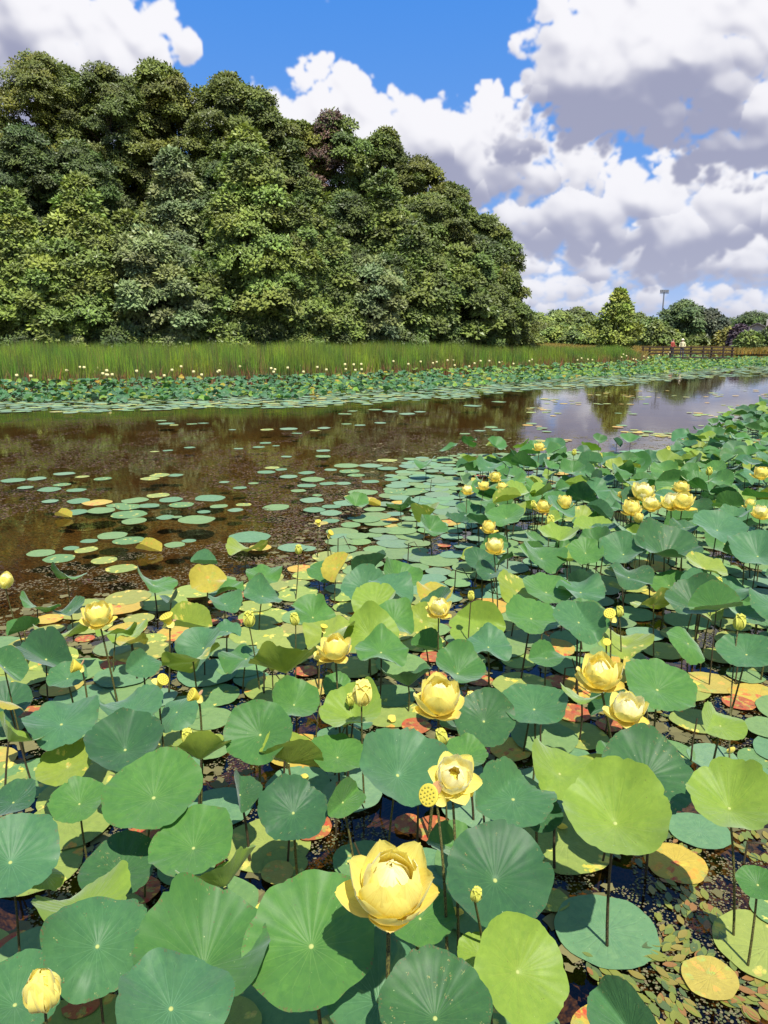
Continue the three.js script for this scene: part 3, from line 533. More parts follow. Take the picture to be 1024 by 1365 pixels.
const SHAPES = {}; for (const s of ['dish', 'cup', 'saddle', 'fold', 'droop', 'curl', 'wavy', 'torn']) SHAPES[s] = [0, 1, 2, 3].map((k) => blade(s, 40 + k * 17 + s.length * 3));
const PADG = [0, 1, 2, 3, 4, 5].map((k) => blade('pad', 90 + k * 11, 42, 4, 1 + k % 3));
const STALK = new THREE.MeshStandardMaterial({ color: rgb(0.20, 0.21, 0.05), map: barkTex, roughness: 0.75 });
const STALKDARK = new THREE.MeshStandardMaterial({ color: rgb(0.12, 0.10, 0.04), map: barkTex, roughness: 0.75 });
const NAVEL = new THREE.MeshStandardMaterial({ color: rgb(0.34, 0.38, 0.11), roughness: 0.8 });
const navelG = (() => { const g = new THREE.LatheGeometry([[0.0, 0.0028], [0.004, 0.0024], [0.0064, 0.001], [0.0072, -0.003]].map(([x, y]) => new THREE.Vector2(x, y)), 12); return g; })();
const stalk = (from, to, r0, bow, seg = 7) => { const m = from.clone().lerp(to, 0.5).add(bow), c = new THREE.QuadraticBezierCurve3(from, m, to), pts = c.getPoints(9), g = tube(pts, pts.map((_, i) => r0 * (1 - 0.3 * i / 9)), seg); const uv = []; for (let i = 0; i < g.attributes.position.count; i++) uv.push((i % seg) / seg * 0.3, Math.floor(i / seg) * 0.35); g.setAttribute('uv', new THREE.Float32BufferAttribute(uv, 2)); return g; };

const COLORWORD = { blue: 'blue green', green: 'mid green', deep: 'deep green', lime: 'yellow green', gold: 'yellowing' };
const SHAPEWORD = { dish: 'shallow dish shaped', cup: 'deep cupped', saddle: 'saddle shaped', fold: 'folded', droop: 'drooping umbrella shaped', curl: 'curled up edged', wavy: 'wavy rimmed', torn: 'ragged edged' };
const leaves = [], farLeaves = [], leafSpots = [];
function lotusLeaf(c, rad, tilt, dir, shape, color, opt = {}) {      // c: middle of the blade; the stalk foot lies a little off below it
  const r = R(Math.round(c.x * 5171 + c.z * 7919 + rad * 333)), foot = V(c.x + rr(-0.07, 0.07, r) * (c.y / 0.4), 0, c.z + rr(-0.06, 0.05, r) * (c.y / 0.4));
  const label = opt.label ?? `${SHAPEWORD[shape]} ${COLORWORD[color]} lotus leaf held above the water on its stalk`;
  const t = thing('lotus_leaf', label, 'lotus leaf', foot, opt.label ? null : `${SHAPEWORD[shape]} ${COLORWORD[color]} lotus leaves`), o = c.clone().sub(foot), q = tilted(tilt, dir, opt.spin ?? r() * 6.283);
  const b = mesh('blade', SHAPES[shape][Math.floor(r() * 4)], BLADES[color][Math.floor(r() * BLADES[color].length)], t);
  b.position.copy(o); b.quaternion.copy(q); b.scale.setScalar(rad);
  const n = mesh('leaf_navel', navelG, NAVEL, t), up = V(0, 1, 0).applyQuaternion(q); n.position.copy(o).addScaledVector(up, 0.001); n.quaternion.copy(q); n.scale.setScalar(clamp(rad / 0.16, 0.6, 1.1));
  mesh('stalk', stalk(V(0, -0.14, 0), o.clone().addScaledVector(up, -0.002), rr(0.0048, 0.0068, r), V(rr(-0.03, 0.03, r), 0.03, rr(-0.03, 0.03, r)), 6), r() < 0.6 ? STALK : STALKDARK, t);
  leafSpots.push([foot.x, foot.z, rad]); leaves.push(t);
}
// leaves read from the photograph: u, v of the middle, apparent width, height above water, tilt, facing, shape, colour
const HERO = [
  [415, 1262, 172, .40, 20, 350, 'dish', 'green', 'largest mid green lotus leaf, its left rim browned, before the biggest open flower'],
  [272, 1288, 168, .36, 12, 20, 'cup', 'green'], [228, 1345, 150, .44, 18, 60, 'wavy', 'blue'], [130, 1262, 128, .38, 28, 30, 'saddle', 'blue'], [14, 1150, 118, .44, 24, 40, 'dish', 'blue'],
  [205, 1064, 124, .42, 16, 10, 'dish', 'green'], [258, 1131, 108, .36, 14, 350, 'dish', 'green'], [106, 1072, 70, .34, 20, 0, 'dish', 'green'], [18, 1070, 66, .38, 10, 330, 'torn', 'deep'],
  [300, 1182, 104, .36, 42, 215, 'cup', 'lime'], [112, 1214, 118, .28, 12, 200, 'saddle', 'lime'], [58, 1166, 56, .34, 25, 120, 'droop', 'lime'],
  [391, 1084, 90, .36, 30, 10, 'torn', 'deep', 'dark crinkled lotus leaf with a ragged lower edge'], [457, 1070, 62, .40, 38, 40, 'fold', 'green'], [530, 1034, 112, .42, 30, 30, 'cup', 'blue'], [684, 1066, 112, .40, 6, 340, 'curl', 'blue'],
  [660, 1174, 138, .36, 26, 10, 'dish', 'deep'], [690, 1296, 124, .44, 34, 20, 'dish', 'lime', 'bright yellow green lotus leaf rounded like a disc beside a thin bud'], [820, 1098, 134, .50, 22, 340, 'cup', 'lime', 'bright yellow green lotus leaf with a waved rim above the shaded floating pad'],
  [972, 1078, 108, .48, 20, 330, 'cup', 'lime'], [860, 1036, 118, .42, 30, 10, 'dish', 'deep'], [746, 1032, 90, .42, 22, 40, 'saddle', 'lime'], [876, 920, 92, .42, 24, 20, 'dish', 'green'], [712, 946, 82, .38, 14, 340, 'dish', 'blue'],
  [645, 962, 80, .36, 34, 0, 'dish', 'deep'], [347, 980, 88, .38, 36, 350, 'dish', 'green'], [708, 825, 72, .40, 22, 20, 'torn', 'green'], [777, 830, 64, .38, 34, 0, 'dish', 'green'], [995, 873, 68, .46, 22, 320, 'dish', 'blue'],
  [167, 1000, 92, .34, 26, 20, 'cup', 'deep'], [82, 966, 90, .40, 14, 30, 'wavy', 'blue'], [176, 948, 78, .38, 4, 0, 'saddle', 'blue'], [268, 1012, 82, .32, 30, 190, 'cup', 'lime'], [90, 1022, 74, .26, 20, 350, 'dish', 'lime'],
  [6, 890, 56, .48, 44, 60, 'fold', 'blue'], [12, 988, 62, .42, 50, 140, 'cup', 'lime'], [12, 938, 44, .40, 34, 150, 'droop', 'gold'], [90, 905, 50, .34, 18, 20, 'dish', 'blue'], [84, 848, 68, .28, 22, 200, 'saddle', 'lime'], [50, 812, 50, .24, 30, 150, 'saddle', 'green'],
  [155, 845, 50, .26, 24, 200, 'wavy', 'lime'], [176, 858, 40, .24, 20, 190, 'saddle', 'gold'], [190, 888, 48, .32, 20, 40, 'curl', 'blue'], [205, 780, 54, .22, 24, 110, 'saddle', 'green'], [228, 803, 36, .22, 20, 230, 'fold', 'deep'], [300, 805, 44, .22, 16, 40, 'saddle', 'blue'], [303, 842, 36, .22, 10, 0, 'wavy', 'blue'],
  [350, 795, 50, .26, 30, 60, 'saddle', 'blue'], [520, 788, 62, .26, 18, 70, 'saddle', 'blue'], [525, 828, 58, .28, 32, 50, 'saddle', 'green'], [569, 866, 52, .28, 30, 60, 'fold', 'green'], [508, 870, 70, .30, 12, 20, 'wavy', 'green'], [610, 898, 68, .36, 22, 30, 'cup', 'green'],
  [471, 958, 82, .34, 16, 330, 'cup', 'lime'], [392, 940, 62, .34, 30, 30, 'cup', 'green'], [381, 897, 94, .32, 26, 200, 'cup', 'lime'], [651, 863, 62, .34, 16, 20, 'wavy', 'blue'], [385, 1017, 92, .28, 30, 130, 'fold', 'lime'],
  [956, 707, 66, .50, 24, 10, 'dish', 'blue'], [886, 742, 84, .46, 16, 10, 'cup', 'deep'], [842, 720, 66, .44, 24, 60, 'saddle', 'green'], [1010, 742, 70, .50, 28, 330, 'cup', 'blue'], [774, 790, 64, .40, 10, 20, 'wavy', 'blue'], [728, 790, 64, .38, 20, 20, 'dish', 'green'], [722, 745, 58, .36, 24, 40, 'saddle', 'green'], [690, 790, 60, .34, 26, 30, 'saddle', 'lime'], [935, 785, 60, .40, 8, 0, 'curl', 'blue'], [988, 820, 56, .38, 16, 60, 'dish', 'green'], [838, 770, 60, .40, 14, 30, 'wavy', 'deep'],
  [330, 735, 54, .20, 12, 200, 'saddle', 'lime'], [272, 752, 36, .20, 20, 60, 'fold', 'blue'], [556, 676, 30, .26, 34, 220, 'fold', 'deep'], [570, 690, 50, .26, 30, 200, 'fold', 'lime'], [640, 1275, 60, .26, 14, 0, 'dish', 'lime'], [1010, 1180, 50, .30, 20, 330, 'dish', 'green'], [560, 1225, 90, .22, 14, 20, 'dish', 'green'], [505, 1335, 150, .26, 18, 30, 'dish', 'blue'], [580, 1358, 150, .42, 12, 350, 'dish', 'deep'],
  [20, 1340, 130, .26, 8, 20, 'dish', 'blue'], [160, 1165, 100, .22, 10, 0, 'dish', 'deep'], [715, 1085, 60, .30, 26, 20, 'dish', 'deep'], [960, 968, 64, .34, 10, 340, 'curl', 'lime'], [620, 1010, 60, .30, 10, 0, 'dish', 'green'], [450, 1010, 70, .26, 16, 30, 'dish', 'green'], [320, 1060, 60, .30, 30, 80, 'fold', 'deep'],
];
for (const [u, v, w, h, tl, d, s, c, label] of HERO) { const p = P(u, v, h); lotusLeaf(p, (w / 2) / FOCAL * depthOf(p) * 1.04, tl, d, s, c, { label }); }

// the lotus bed on this side of the open water, in photo pixels at water level
const BED = [[-900, 900], [-40, 872], [50, 838], [95, 806], [190, 792], [260, 778], [350, 770], [430, 742], [455, 700], [520, 662], [545, 612], [640, 606], [760, 604], [900, 600], [962, 568], [1030, 542], [1150, 524], [1500, 512], [1500, 3000], [-1800, 3000], [-1800, 1000]];
const inBed = (x, z) => { const [u, v] = pix(x, 0, z); return inside(BED, u, v); };
function scatter(n, gap, ok, r, zMax) {
  const cell = gap, grid = new Map(), out = [];
  for (let k = 0; k < n; k++) {
    const z = -mix(1.25, zMax, Math.pow(r(), 0.62)), x = rr(-1, 1, r) * (0.62 * -z + 0.7); if (!ok(x, z)) continue;
    const i = Math.floor(x / cell), j = Math.floor(z / cell); let free = true;
    for (let a = -1; a <= 1 && free; a++) for (let b = -1; b <= 1 && free; b++) for (const [px, pz] of grid.get((i + a) + ',' + (j + b)) ?? []) if ((px - x) ** 2 + (pz - z) ** 2 < gap * gap) { free = false; break; }
    if (!free) continue;
    const key = i + ',' + j; if (!grid.has(key)) grid.set(key, []); grid.get(key).push([x, z]); out.push([x, z]);
  }
  return out;
}
{
  const r = R(202), stand = (x, z) => {                              // how thickly leaves stand above the water
    const [u, v] = pix(x, 0, z); if (!inside(BED, u, v)) return 0;
    if (u > 455 && u < 610 && v < 790) return 0.05;
    if (v < 632 && u < 905) return 0.05;
    if (v < 600 + (u > 905 ? 0 : 80)) return u > 905 ? 0.3 : 0.32;
    if (u > 840 && v > 930) return v > 1040 ? 0.02 : 0.1;
    if (u < 470 && v < 850) return 0.10; if (u < 640 && v < 950) return 0.2;
    return (u > 640 ? 0.7 : 0.36) * (0.55 + 0.9 * sstep(-0.3, 0.3, n3(x * 0.8, 3, z * 0.8)));
  };
  const spots = scatter(16000, 0.19, (x, z) => r() < stand(x, z) && !leafSpots.some(([a, b, s]) => (a - x) ** 2 + (b - z) ** 2 < (0.16 + s * 0.35) ** 2), r, 26).sort((a, b) => b[1] - a[1]);
  for (const [x, z] of spots) {
    const [u, v] = pix(x, 0, z), tall = u > 640 && v < 960 ? rr(0.24, 0.52, r) * mix(0.55, 1, sstep(590, 690, v)) : v > 950 ? rr(0.12, 0.30, r) : rr(0.13, 0.32, r), rad = v > 950 ? rr(0.09, 0.14, r) : rr(0.11, 0.185, r);
    const color = pick(['blue', 'blue', 'green', 'green', 'green', 'green', 'deep', 'deep', 'lime', 'lime', 'lime', u < 640 ? 'gold' : 'green'], r), shape = pick(['dish', 'cup', 'cup', 'saddle', 'saddle', 'saddle', 'wavy', 'wavy', 'curl', 'fold', 'fold', 'torn', 'droop'], r), tilt = rr(4, 44, r), dir = r() < 0.4 ? rr(-60, 60, r) : r() * 360;
    if (leaves.length < 300 && u > -60 && u < 1084 && v < 1500) lotusLeaf(V(x, tall, z), rad, tilt, dir, shape, color);
    else farLeaves.push([V(x, tall, z), rad, tilt, dir, color, r() * 6.283, shape]);
  }
}
// the bed goes on past both sides of the frame
const flank = (n, seed, f) => { const r = R(seed), out = []; for (let k = 0; k < n; k++) { const z = -mix(1.2, 12, Math.pow(r(), 0.7)), x = (r() < 0.5 ? -1 : 1) * (0.62 * -z + 0.75 + r() * 1.6); if (inBed(x, z) && !out.some(([a, b]) => (a - x) ** 2 + (b - z) ** 2 < 0.045)) { out.push([x, z]); f(x, z, r); } } };
flank(700, 212, (x, z, r) => { if (r() < 0.55) farLeaves.push([V(x, rr(0.15, 0.42, r), z), rr(0.10, 0.17, r), rr(4, 34, r), r() * 360, pick(['blue', 'green', 'green', 'deep', 'lime'], r), r() * 6.283, pick(['dish', 'cup', 'saddle', 'wavy'], r)]); });
// the belt of lotus under the far reeds
const farFlowers = [];
{
  const r = R(303), BELT = [[-500, 517], [0, 514], [400, 503], [560, 495], [700, 488], [860, 481], [872, 472], [960, 469], [1024, 469], [1500, 470], [1500, 487], [1100, 486], [960, 492], [860, 499], [700, 511], [560, 521], [400, 531], [200, 536], [0, 537], [-500, 540]];
  for (let k = 0; k < 60000 && farLeaves.length < 9000; k++) {
    const z = -rr(18, 84, r), x = rr(-0.75, 0.8, r) * -z, [u, v] = pix(x, 0, z); if (!inside(BELT, u, v + 5 * n3(x * 0.7, 2, z * 0.7))) continue;
    if (r() > 0.85 * clamp(30 / -z + 0.25) ) continue;
    const back = z < bankZ(x) + 3.2, near = sstep(bankZ(x) + 7, bankZ(x) + 1.5, z);
    farLeaves.push([V(x, mix(0.08, back ? rr(0.10, 0.34, r) : rr(0.07, 0.22, r), near), z), rr(0.09, 0.155, r), rr(5, 40, r), r() < 0.6 ? rr(-60, 60, r) : r() * 360, pick(z < -40 ? ['lime', 'lime', 'green', 'blue', 'green'] : ['blue', 'blue', 'blue', 'green', 'green', 'lime', r() < 0.3 ? 'gold' : 'deep'], r), r() * 6.283, pick(['dish', 'cup', 'saddle', 'wavy', 'fold'], r)]);
    if (back && r() < 0.05 && farFlowers.length < 120 && u > -20 && u < 1040) farFlowers.push([x, rr(0.45, 0.8, r), z]);
  }
  const low = { dish: blade('dish', 7, 24, 4), cup: blade('cup', 8, 24, 4), saddle: blade('saddle', 9, 24, 4), wavy: blade('wavy', 10, 24, 4), fold: blade('fold', 11, 24, 4) };
  for (const s in low) for (const c in BLADES) {
    const list = farLeaves.filter((l) => (low[l[6]] ? l[6] : 'cup') === s && l[4] === c).map(([p, rad, tl, d, , sp]) => [placed(p, tilted(tl, d, sp), rad), rgb(...[1, 1, 1].map(() => rr(0.85, 1.12, r)))]);
    if (list.length) tag(instanced(numbered('distant_lotus_leaves'), low[s], BLADES[c][0], list), `mass of small ${SHAPEWORD[s]} ${COLORWORD[c]} lotus leaves in the distance`, 'lotus leaves');
  }
  const sg = new THREE.CylinderGeometry(0.004, 0.005, 1, 5, 1, true); sg.translate(0, 0.5, 0);
  tag(instanced('distant_lotus_stalks', sg, STALKDARK, farLeaves.filter(([p]) => p.z > -22).map(([p]) => [placed(V(p.x, -0.1, p.z), UPQ(0), V(1, p.y + 0.1, 1))])), 'thin stalks carrying the distant lotus leaves', 'stalks');
}

// ---------------------------------------------------------------- floating pads
const PADWORD = { blue: 'blue grey', green: 'pale green', lime: 'yellow green', gold: 'yellowed', red: 'reddened' };
let padCount = 0;
const padRest = [], padSpots = [];
function pad(x, z, rad, color, where, r) {
  const y = 0.004 + 0.014 * r(), q = tilted(rr(0, 1.6, r), r() * 360, r() * 6.283);
  padSpots.push([x, z, rad]);
  if (padCount >= 300) { padRest.push([placed(V(x, y, z), q, rad), color]); return; }
  padCount++;
  const m = mesh(numbered('floating_pad'), PADG[Math.floor(r() * 6)], PADS[color][Math.floor(r() * PADS[color].length)], scene);
  m.position.set(x, y, z); m.quaternion.copy(q); m.scale.setScalar(rad);
  tag(m, `flat round ${PADWORD[color]} lotus pad floating ${where}`, 'lotus pad', `${PADWORD[color]} pads ${where}`);
}
{
  const r = R(404);
  // pads out on the open water, read from the photograph: u, v, apparent width
  const OPEN = [[18, 641, 31], [49, 638, 25], [86, 632, 27], [66, 653, 31], [102, 654, 25], [83, 647, 23], [137, 638, 23], [34, 650, 20], [110, 636, 18], [67, 669, 21], [105, 668, 30], [102, 683, 31], [135, 681, 37], [180, 667, 35], [172, 686, 47], [179, 695, 33], [172, 677, 33], [199, 675, 27], [156, 673, 27], [211, 661, 30], [228, 667, 31], [242, 673, 32], [280, 664, 41], [200, 639, 25], [213, 634, 27], [234, 634, 21], [221, 690, 25], [236, 690, 14], [262, 693, 48], [292, 675, 23], [314, 681, 21], [325, 673, 20], [272, 683, 18], [368, 676, 36], [320, 651, 18], [299, 643, 14], [338, 644, 14], [355, 630, 24], [363, 624, 20], [375, 626, 16], [385, 636, 24], [150, 715, 39], [172, 721, 41], [119, 722, 22], [115, 734, 29], [95, 731, 20], [55, 738, 36], [233, 726, 28], [252, 721, 19], [333, 716, 56], [390, 731, 40], [139, 748, 33], [162, 758, 40], [79, 744, 41],
    [431, 601, 19], [431, 609, 20], [516, 614, 28], [462, 621, 34], [494, 621, 32], [517, 625, 27], [466, 628, 28], [441, 626, 17], [475, 634, 23], [522, 634, 19], [409, 631, 23], [417, 640, 31], [458, 644, 20], [494, 642, 23], [437, 645, 22], [409, 648, 26], [522, 639, 19], [531, 648, 33], [527, 656, 30], [556, 654, 33], [484, 657, 39], [470, 663, 23], [416, 667, 33], [461, 671, 33], [534, 664, 30], [423, 660, 14], [442, 676, 25], [419, 680, 30], [441, 684, 30], [441, 694, 23], [470, 692, 14], [456, 716, 30], [497, 713, 25], [409, 731, 25], [398, 655, 20],
    [222, 565, 22], [215, 561, 14], [256, 565, 14], [271, 564, 15], [232, 567, 12], [356, 573, 18], [385, 572, 24], [354, 591, 15], [345, 596, 16], [318, 598, 12], [253, 597, 15], [224, 601, 14], [206, 602, 12], [382, 609, 14], [368, 594, 10], [396, 578, 14], [432, 571, 18], [420, 574, 14], [462, 565, 14], [480, 567, 15], [507, 564, 16], [640, 574, 16], [655, 570, 18], [664, 573, 18], [620, 578, 14], [310, 573, 10], [460, 552, 18], [520, 549, 20], [543, 552, 22], [500, 546, 18], [560, 549, 16], [630, 541, 24], [665, 536, 20], [470, 548, 14]];
  for (const [u, v, w] of OPEN) { const p = P(u, v, 0.008); pad(p.x, p.z, w / 2 / FOCAL * depthOf(p), r() < 0.62 ? 'blue' : r() < 0.72 ? 'green' : 'lime', 'on the dark open water', r); }
  for (const [u, v, w] of [[130, 671, 39], [490, 665, 23], [428, 697, 20], [522, 701, 20], [347, 731, 30]]) { const p = P(u, v, 0.008); pad(p.x, p.z, w / 2 / FOCAL * depthOf(p), 'gold', 'on the dark open water', r); }
  for (const [u, v, w, label] of [[199, 732, 36, 'curled yellow lotus pad rolled up at its rim on the open water'], [85, 687, 24, 'small curled yellow lotus pad folded on the open water'], [498, 672, 20, 'yellow lotus pad folded over at the edge of the pads']]) {
    const p = P(u, v, 0.03), t = mesh(numbered('curled_pad'), SHAPES.fold[1], BLADES.gold[0], scene); t.position.copy(p).setY(0.012); t.quaternion.copy(tilted(14, 20, 1.4)); t.scale.setScalar(w / 2 / FOCAL * depthOf(p)); tag(t, label, 'lotus pad');
  }
  // pads the photograph shows in the foreground
  for (const [u, v, w, c] of [[808, 1240, 132, 'blue'], [946, 1306, 72, 'gold'], [182, 1190, 60, 'red'], [645, 1150, 130, 'green'], [985, 938, 42, 'red'], [706, 1130, 60, 'lime'], [712, 1108, 60, 'gold'], [930, 962, 70, 'lime'], [950, 1010, 66, 'blue'], [20, 1260, 46, 'red'], [110, 1340, 50, 'red'], [545, 1100, 40, 'red'], [555, 968, 40, 'red'], [380, 1150, 60, 'lime'], [640, 1212, 110, 'green'], [370, 1165, 44, 'gold'], [775, 980, 70, 'lime'], [900, 1150, 80, 'gold'], [735, 1200, 46, 'lime'], [1010, 1010, 50, 'green']]) { const p = P(u, v, 0.008); pad(p.x, p.z, w / 2 / FOCAL * depthOf(p), c, 'among the lotus stalks', r); }
  const dens = (x, z) => { const [u, v] = pix(x, 0, z); if (!inside(BED, u, v)) return 0; if (u > 830 && v > 880) return v > 1050 ? 0.03 : 0.35; return v > 980 ? 0.42 : v > 860 ? 0.75 : 1; };
  const spots = scatter(60000, 0.2, (x, z) => r() < dens(x, z) && !padSpots.some(([a, b, s]) => (a - x) ** 2 + (b - z) ** 2 < (s * 0.9 + 0.05) ** 2), r, 26).sort((a, b) => b[1] - a[1]);
  for (const [x, z] of spots) {
    const [u, v] = pix(x, 0, z), k = n3(x * 0.5, 8, z * 0.5) + rr(-0.35, 0.35, r);
    const c = r() < (v > 780 ? 0.06 : 0.02) ? 'red' : r() < (v > 780 ? 0.16 : 0.05) ? 'gold' : k > 0.03 ? 'lime' : k > -0.25 ? 'green' : 'blue';
    pad(x, z, rr(0.10, 0.19, r) * (c === 'red' ? 0.55 : 1), u > 455 && v < 780 && c === 'lime' ? 'green' : c, 'among the lotus stalks', r);
  }
  flank(900, 414, (x, z, q) => pad(x, z, rr(0.1, 0.18, q), pick(['blue', 'green', 'green', 'lime', 'gold'], q), '', q));
  // pads under the far reeds
  const EDGE = [[-500, 540], [0, 537], [200, 534], [400, 528], [560, 518], [700, 508], [860, 496], [960, 489], [1100, 486], [1500, 487], [1500, 496], [1100, 500], [960, 504], [860, 512], [700, 523], [560, 536], [400, 543], [200, 549], [0, 551], [-500, 556]];
  for (let k = 0; k < 40000 && padRest.length < 9000; k++) { const z = -rr(17, 60, r), x = rr(-0.7, 0.8, r) * -z, [u, v] = pix(x, 0, z); if (inside(EDGE, u, v + 4 * n3(x * 0.5, 2, z * 0.5) + 3 * r()) && r() < 0.45) pad(x, z, rr(0.12, 0.2, r), pick(['blue', 'blue', 'blue', 'green', 'lime'], r), '', r); }
  // a thin sprinkle over the bright water on the right
  for (let k = 0; k < 700; k++) { const u = rr(690, 1060, r), v = rr(520, 600, r), p = P(u, v); if (n3(p.x * 0.5, 3, p.z * 0.35) > 0.12) pad(p.x, p.z, rr(0.06, 0.14, r), pick(['lime', 'green', 'gold'], r), '', r); }
  for (const c in PADS) { const list = padRest.filter((q) => q[1] === c).map(([m]) => [m, rgb(...[1, 1, 1].map(() => rr(0.88, 1.1, r)))]); if (list.length) tag(instanced(numbered('distant_lotus_pads'), blade('pad', 55, 22, 2), PADS[c][0], list), `mass of ${PADWORD[c]} floating pads covering the water in the distance`, 'lotus pads'); }
}

// ---------------------------------------------------------------- flowers, buds, seed heads
function petalGeo(L, W, cup, bulge, tipIn, nl = 7, nw = 6) {         // stands along +y from the origin, outer face to +z
  const pos = [], idx = [], uv = [];
  for (let i = 0; i <= nl; i++) for (let k = 0; k <= nw; k++) {
    uv.push(k / nw, i / nl);
    const t = i / nl, s = (k / nw) * 2 - 1, w = W * (Math.pow(Math.sin(Math.PI * Math.pow(t * 0.915 + 0.06, 0.85)), 0.6) * 0.98 + 0.02), x = s * w;
    const y = L * (t - 0.12 * tipIn * t * t), z = bulge * Math.sin(Math.PI * Math.pow(t, 0.8)) * L - tipIn * t * t * t * L * 0.28 - cup * (1 - Math.sqrt(Math.max(0, 1 - s * s * 0.85))) * w + (i === nl ? 0 : 0.0) + 0.006 * L * Math.cos(s * 9) * t;
    pos.push(x, y + (k === nw / 2 && i === nl ? 0.03 * L : 0), z);
  }
  for (let i = 0; i < nl; i++) for (let k = 0; k < nw; k++) { const a = i * (nw + 1) + k; idx.push(a, a + 1, a + nw + 1, a + 1, a + nw + 2, a + nw + 1); }
  return geom(pos, idx, uv);
}
const PETAL = { inner: petalGeo(1, 0.40, 0.9, 0.22, 0.8), mid: petalGeo(1, 0.42, 0.8, 0.20, 0.5), outer: petalGeo(0.98, 0.40, 0.65, 0.14, 0.15), small: petalGeo(0.72, 0.32, 0.6, 0.12, 0.05) };
const petalTex = canvasTex(256, 256, (g) => { const r = R(9); g.fillStyle = '#fff'; g.fillRect(0, 0, 256, 256); for (let k = 0; k < 150; k++) { const s = r() * 256; g.strokeStyle = r() < 0.6 ? 'rgba(224,190,80,0.12)' : 'rgba(255,255,255,0.4)'; g.lineWidth = rr(0.6, 2.2, r); g.beginPath(); g.moveTo(128 + (s - 128) * 0.5, 0); g.quadraticCurveTo(s + rr(-8, 8, r), 130, 128 + (s - 128) * 0.75, 256); g.stroke(); } for (let k = 0; k < 60; k++) { g.fillStyle = 'rgba(214,165,70,0.10)'; g.beginPath(); g.ellipse(r() * 256, r() * 256, rr(1, 6, r), rr(1, 12, r), 0, 0, 6.3); g.fill(); } });
const petalM = (c) => new THREE.MeshPhysicalMaterial({ color: c, map: petalTex, bumpMap: petalTex, bumpScale: 0.0012, roughness: 0.9, transmission: 0.38, thickness: 0, side: THREE.DoubleSide, clearcoat: 0.08, clearcoatRoughness: 0.4 });
const YELLOW = petalM(rgb(0.97, 0.86, 0.20)), CREAM = petalM(rgb(0.98, 0.93, 0.50)), AMBER = petalM(rgb(0.94, 0.74, 0.12)), BUDM = petalM(rgb(0.68, 0.68, 0.09)), WILT = petalM(rgb(0.62, 0.35, 0.16));
const PODM = new THREE.MeshStandardMaterial({ color: rgb(0.62, 0.50, 0.05), roughness: 0.75 }), SEEDM = new THREE.MeshStandardMaterial({ color: rgb(0.36, 0.32, 0.04), roughness: 0.7 }), STAMEN = new THREE.MeshStandardMaterial({ color: rgb(0.75, 0.48, 0.05), roughness: 0.8 });
const podG = new THREE.LatheGeometry([[0.0, -0.62], [0.1, -0.6], [0.2, -0.5], [0.42, -0.12], [0.5, 0.04], [0.49, 0.09], [0.45, 0.105], [0, 0.11]].map(([x, y]) => new THREE.Vector2(x, y)), 22);
const seedG = (() => { const l = [], add = (x, z) => { const s = new THREE.SphereGeometry(0.05, 7, 5); s.translate(x, 0.112, z); l.push(s); }; add(0, 0); for (const [n, d] of [[6, 0.17], [12, 0.34]]) for (let k = 0; k < n; k++) add(Math.cos(k / n * 6.283) * d, Math.sin(k / n * 6.283) * d); return mergeGeometries(l); })();
const stamenG = (() => { const l = [], r = R(6); for (let k = 0; k < 46; k++) { const a = k / 46 * 6.283 + rr(-0.05, 0.05, r), e = rr(0.4, 0.62, r), b = V(Math.cos(a) * 0.2, -0.5, Math.sin(a) * 0.2), m = V(Math.cos(a) * 0.5, -0.2, Math.sin(a) * 0.5), t = V(Math.cos(a) * e * 1.1, rr(0.0, 0.28, r), Math.sin(a) * e * 1.1); l.push(tube([b, m, t], [0.022, 0.02, 0.03], 4)); } return mergeGeometries(l); })();
function bloomParts(t, at, size, open, q, seed) {                    // open 0 (goblet) .. 1 (wide)
  const r = R(seed), L = size * mix(0.86, 0.62, open), head = (m) => { m.position.copy(at); m.quaternion.copy(q); return m; };
  const put = (g, mat, n, tilt, base, off, sc, wob) => { for (let k = 0; k < n; k++) {
    const a = off + (k / n) * 6.283 + rr(-0.12, 0.12, r), m = mesh('petal', g, mat, t), tl = tilt + rr(-wob, wob, r);
    const qq = new THREE.Quaternion().setFromAxisAngle(UPV, a).multiply(new THREE.Quaternion().setFromAxisAngle(V(1, 0, 0), tl * D2R));
    m.quaternion.copy(q).multiply(qq); m.scale.setScalar(L * sc * rr(0.93, 1.06, r)); m.position.copy(V(Math.sin(a) * base * L, 0, Math.cos(a) * base * L).applyQuaternion(q)).add(at);
  } };
  put(PETAL.inner, open < 0.15 ? YELLOW : CREAM, 6, mix(-3, 32, open), 0.05, 0, open < 0.15 ? 0.8 : 0.9, open < 0.15 ? 1 : 5);
  put(PETAL.mid, open > 0.15 && r() < 0.5 ? CREAM : YELLOW, 7, mix(1, 54, open), 0.075, 0.45, 1.0, open < 0.15 ? 2 : 8);
  put(PETAL.outer, YELLOW, 6, mix(5, 86, open), 0.09, 0.1, 1.0, open < 0.15 ? 3 : 11);
  if (open > 0.2) put(PETAL.small, AMBER, 4, mix(50, 100, open), 0.09, 0.8, 1.05, 12);
  if (open > 0.5) { const p = head(mesh('receptacle', podG, PODM, t)); p.scale.setScalar(size * 0.3); p.position.addScaledVector(UPV.clone().applyQuaternion(q), size * 0.2); const s = head(mesh('stamen_ring', stamenG, STAMEN, t)); s.scale.setScalar(size * 0.34); s.position.addScaledVector(UPV.clone().applyQuaternion(q), size * 0.2); }
}
function footOf(p, r, lean) { return V(p.x + rr(-1, 1, r) * lean, 0, p.z + rr(-0.6, 0.8, r) * lean); }
const flowerG = 'yellow lotus flowers over the bed';
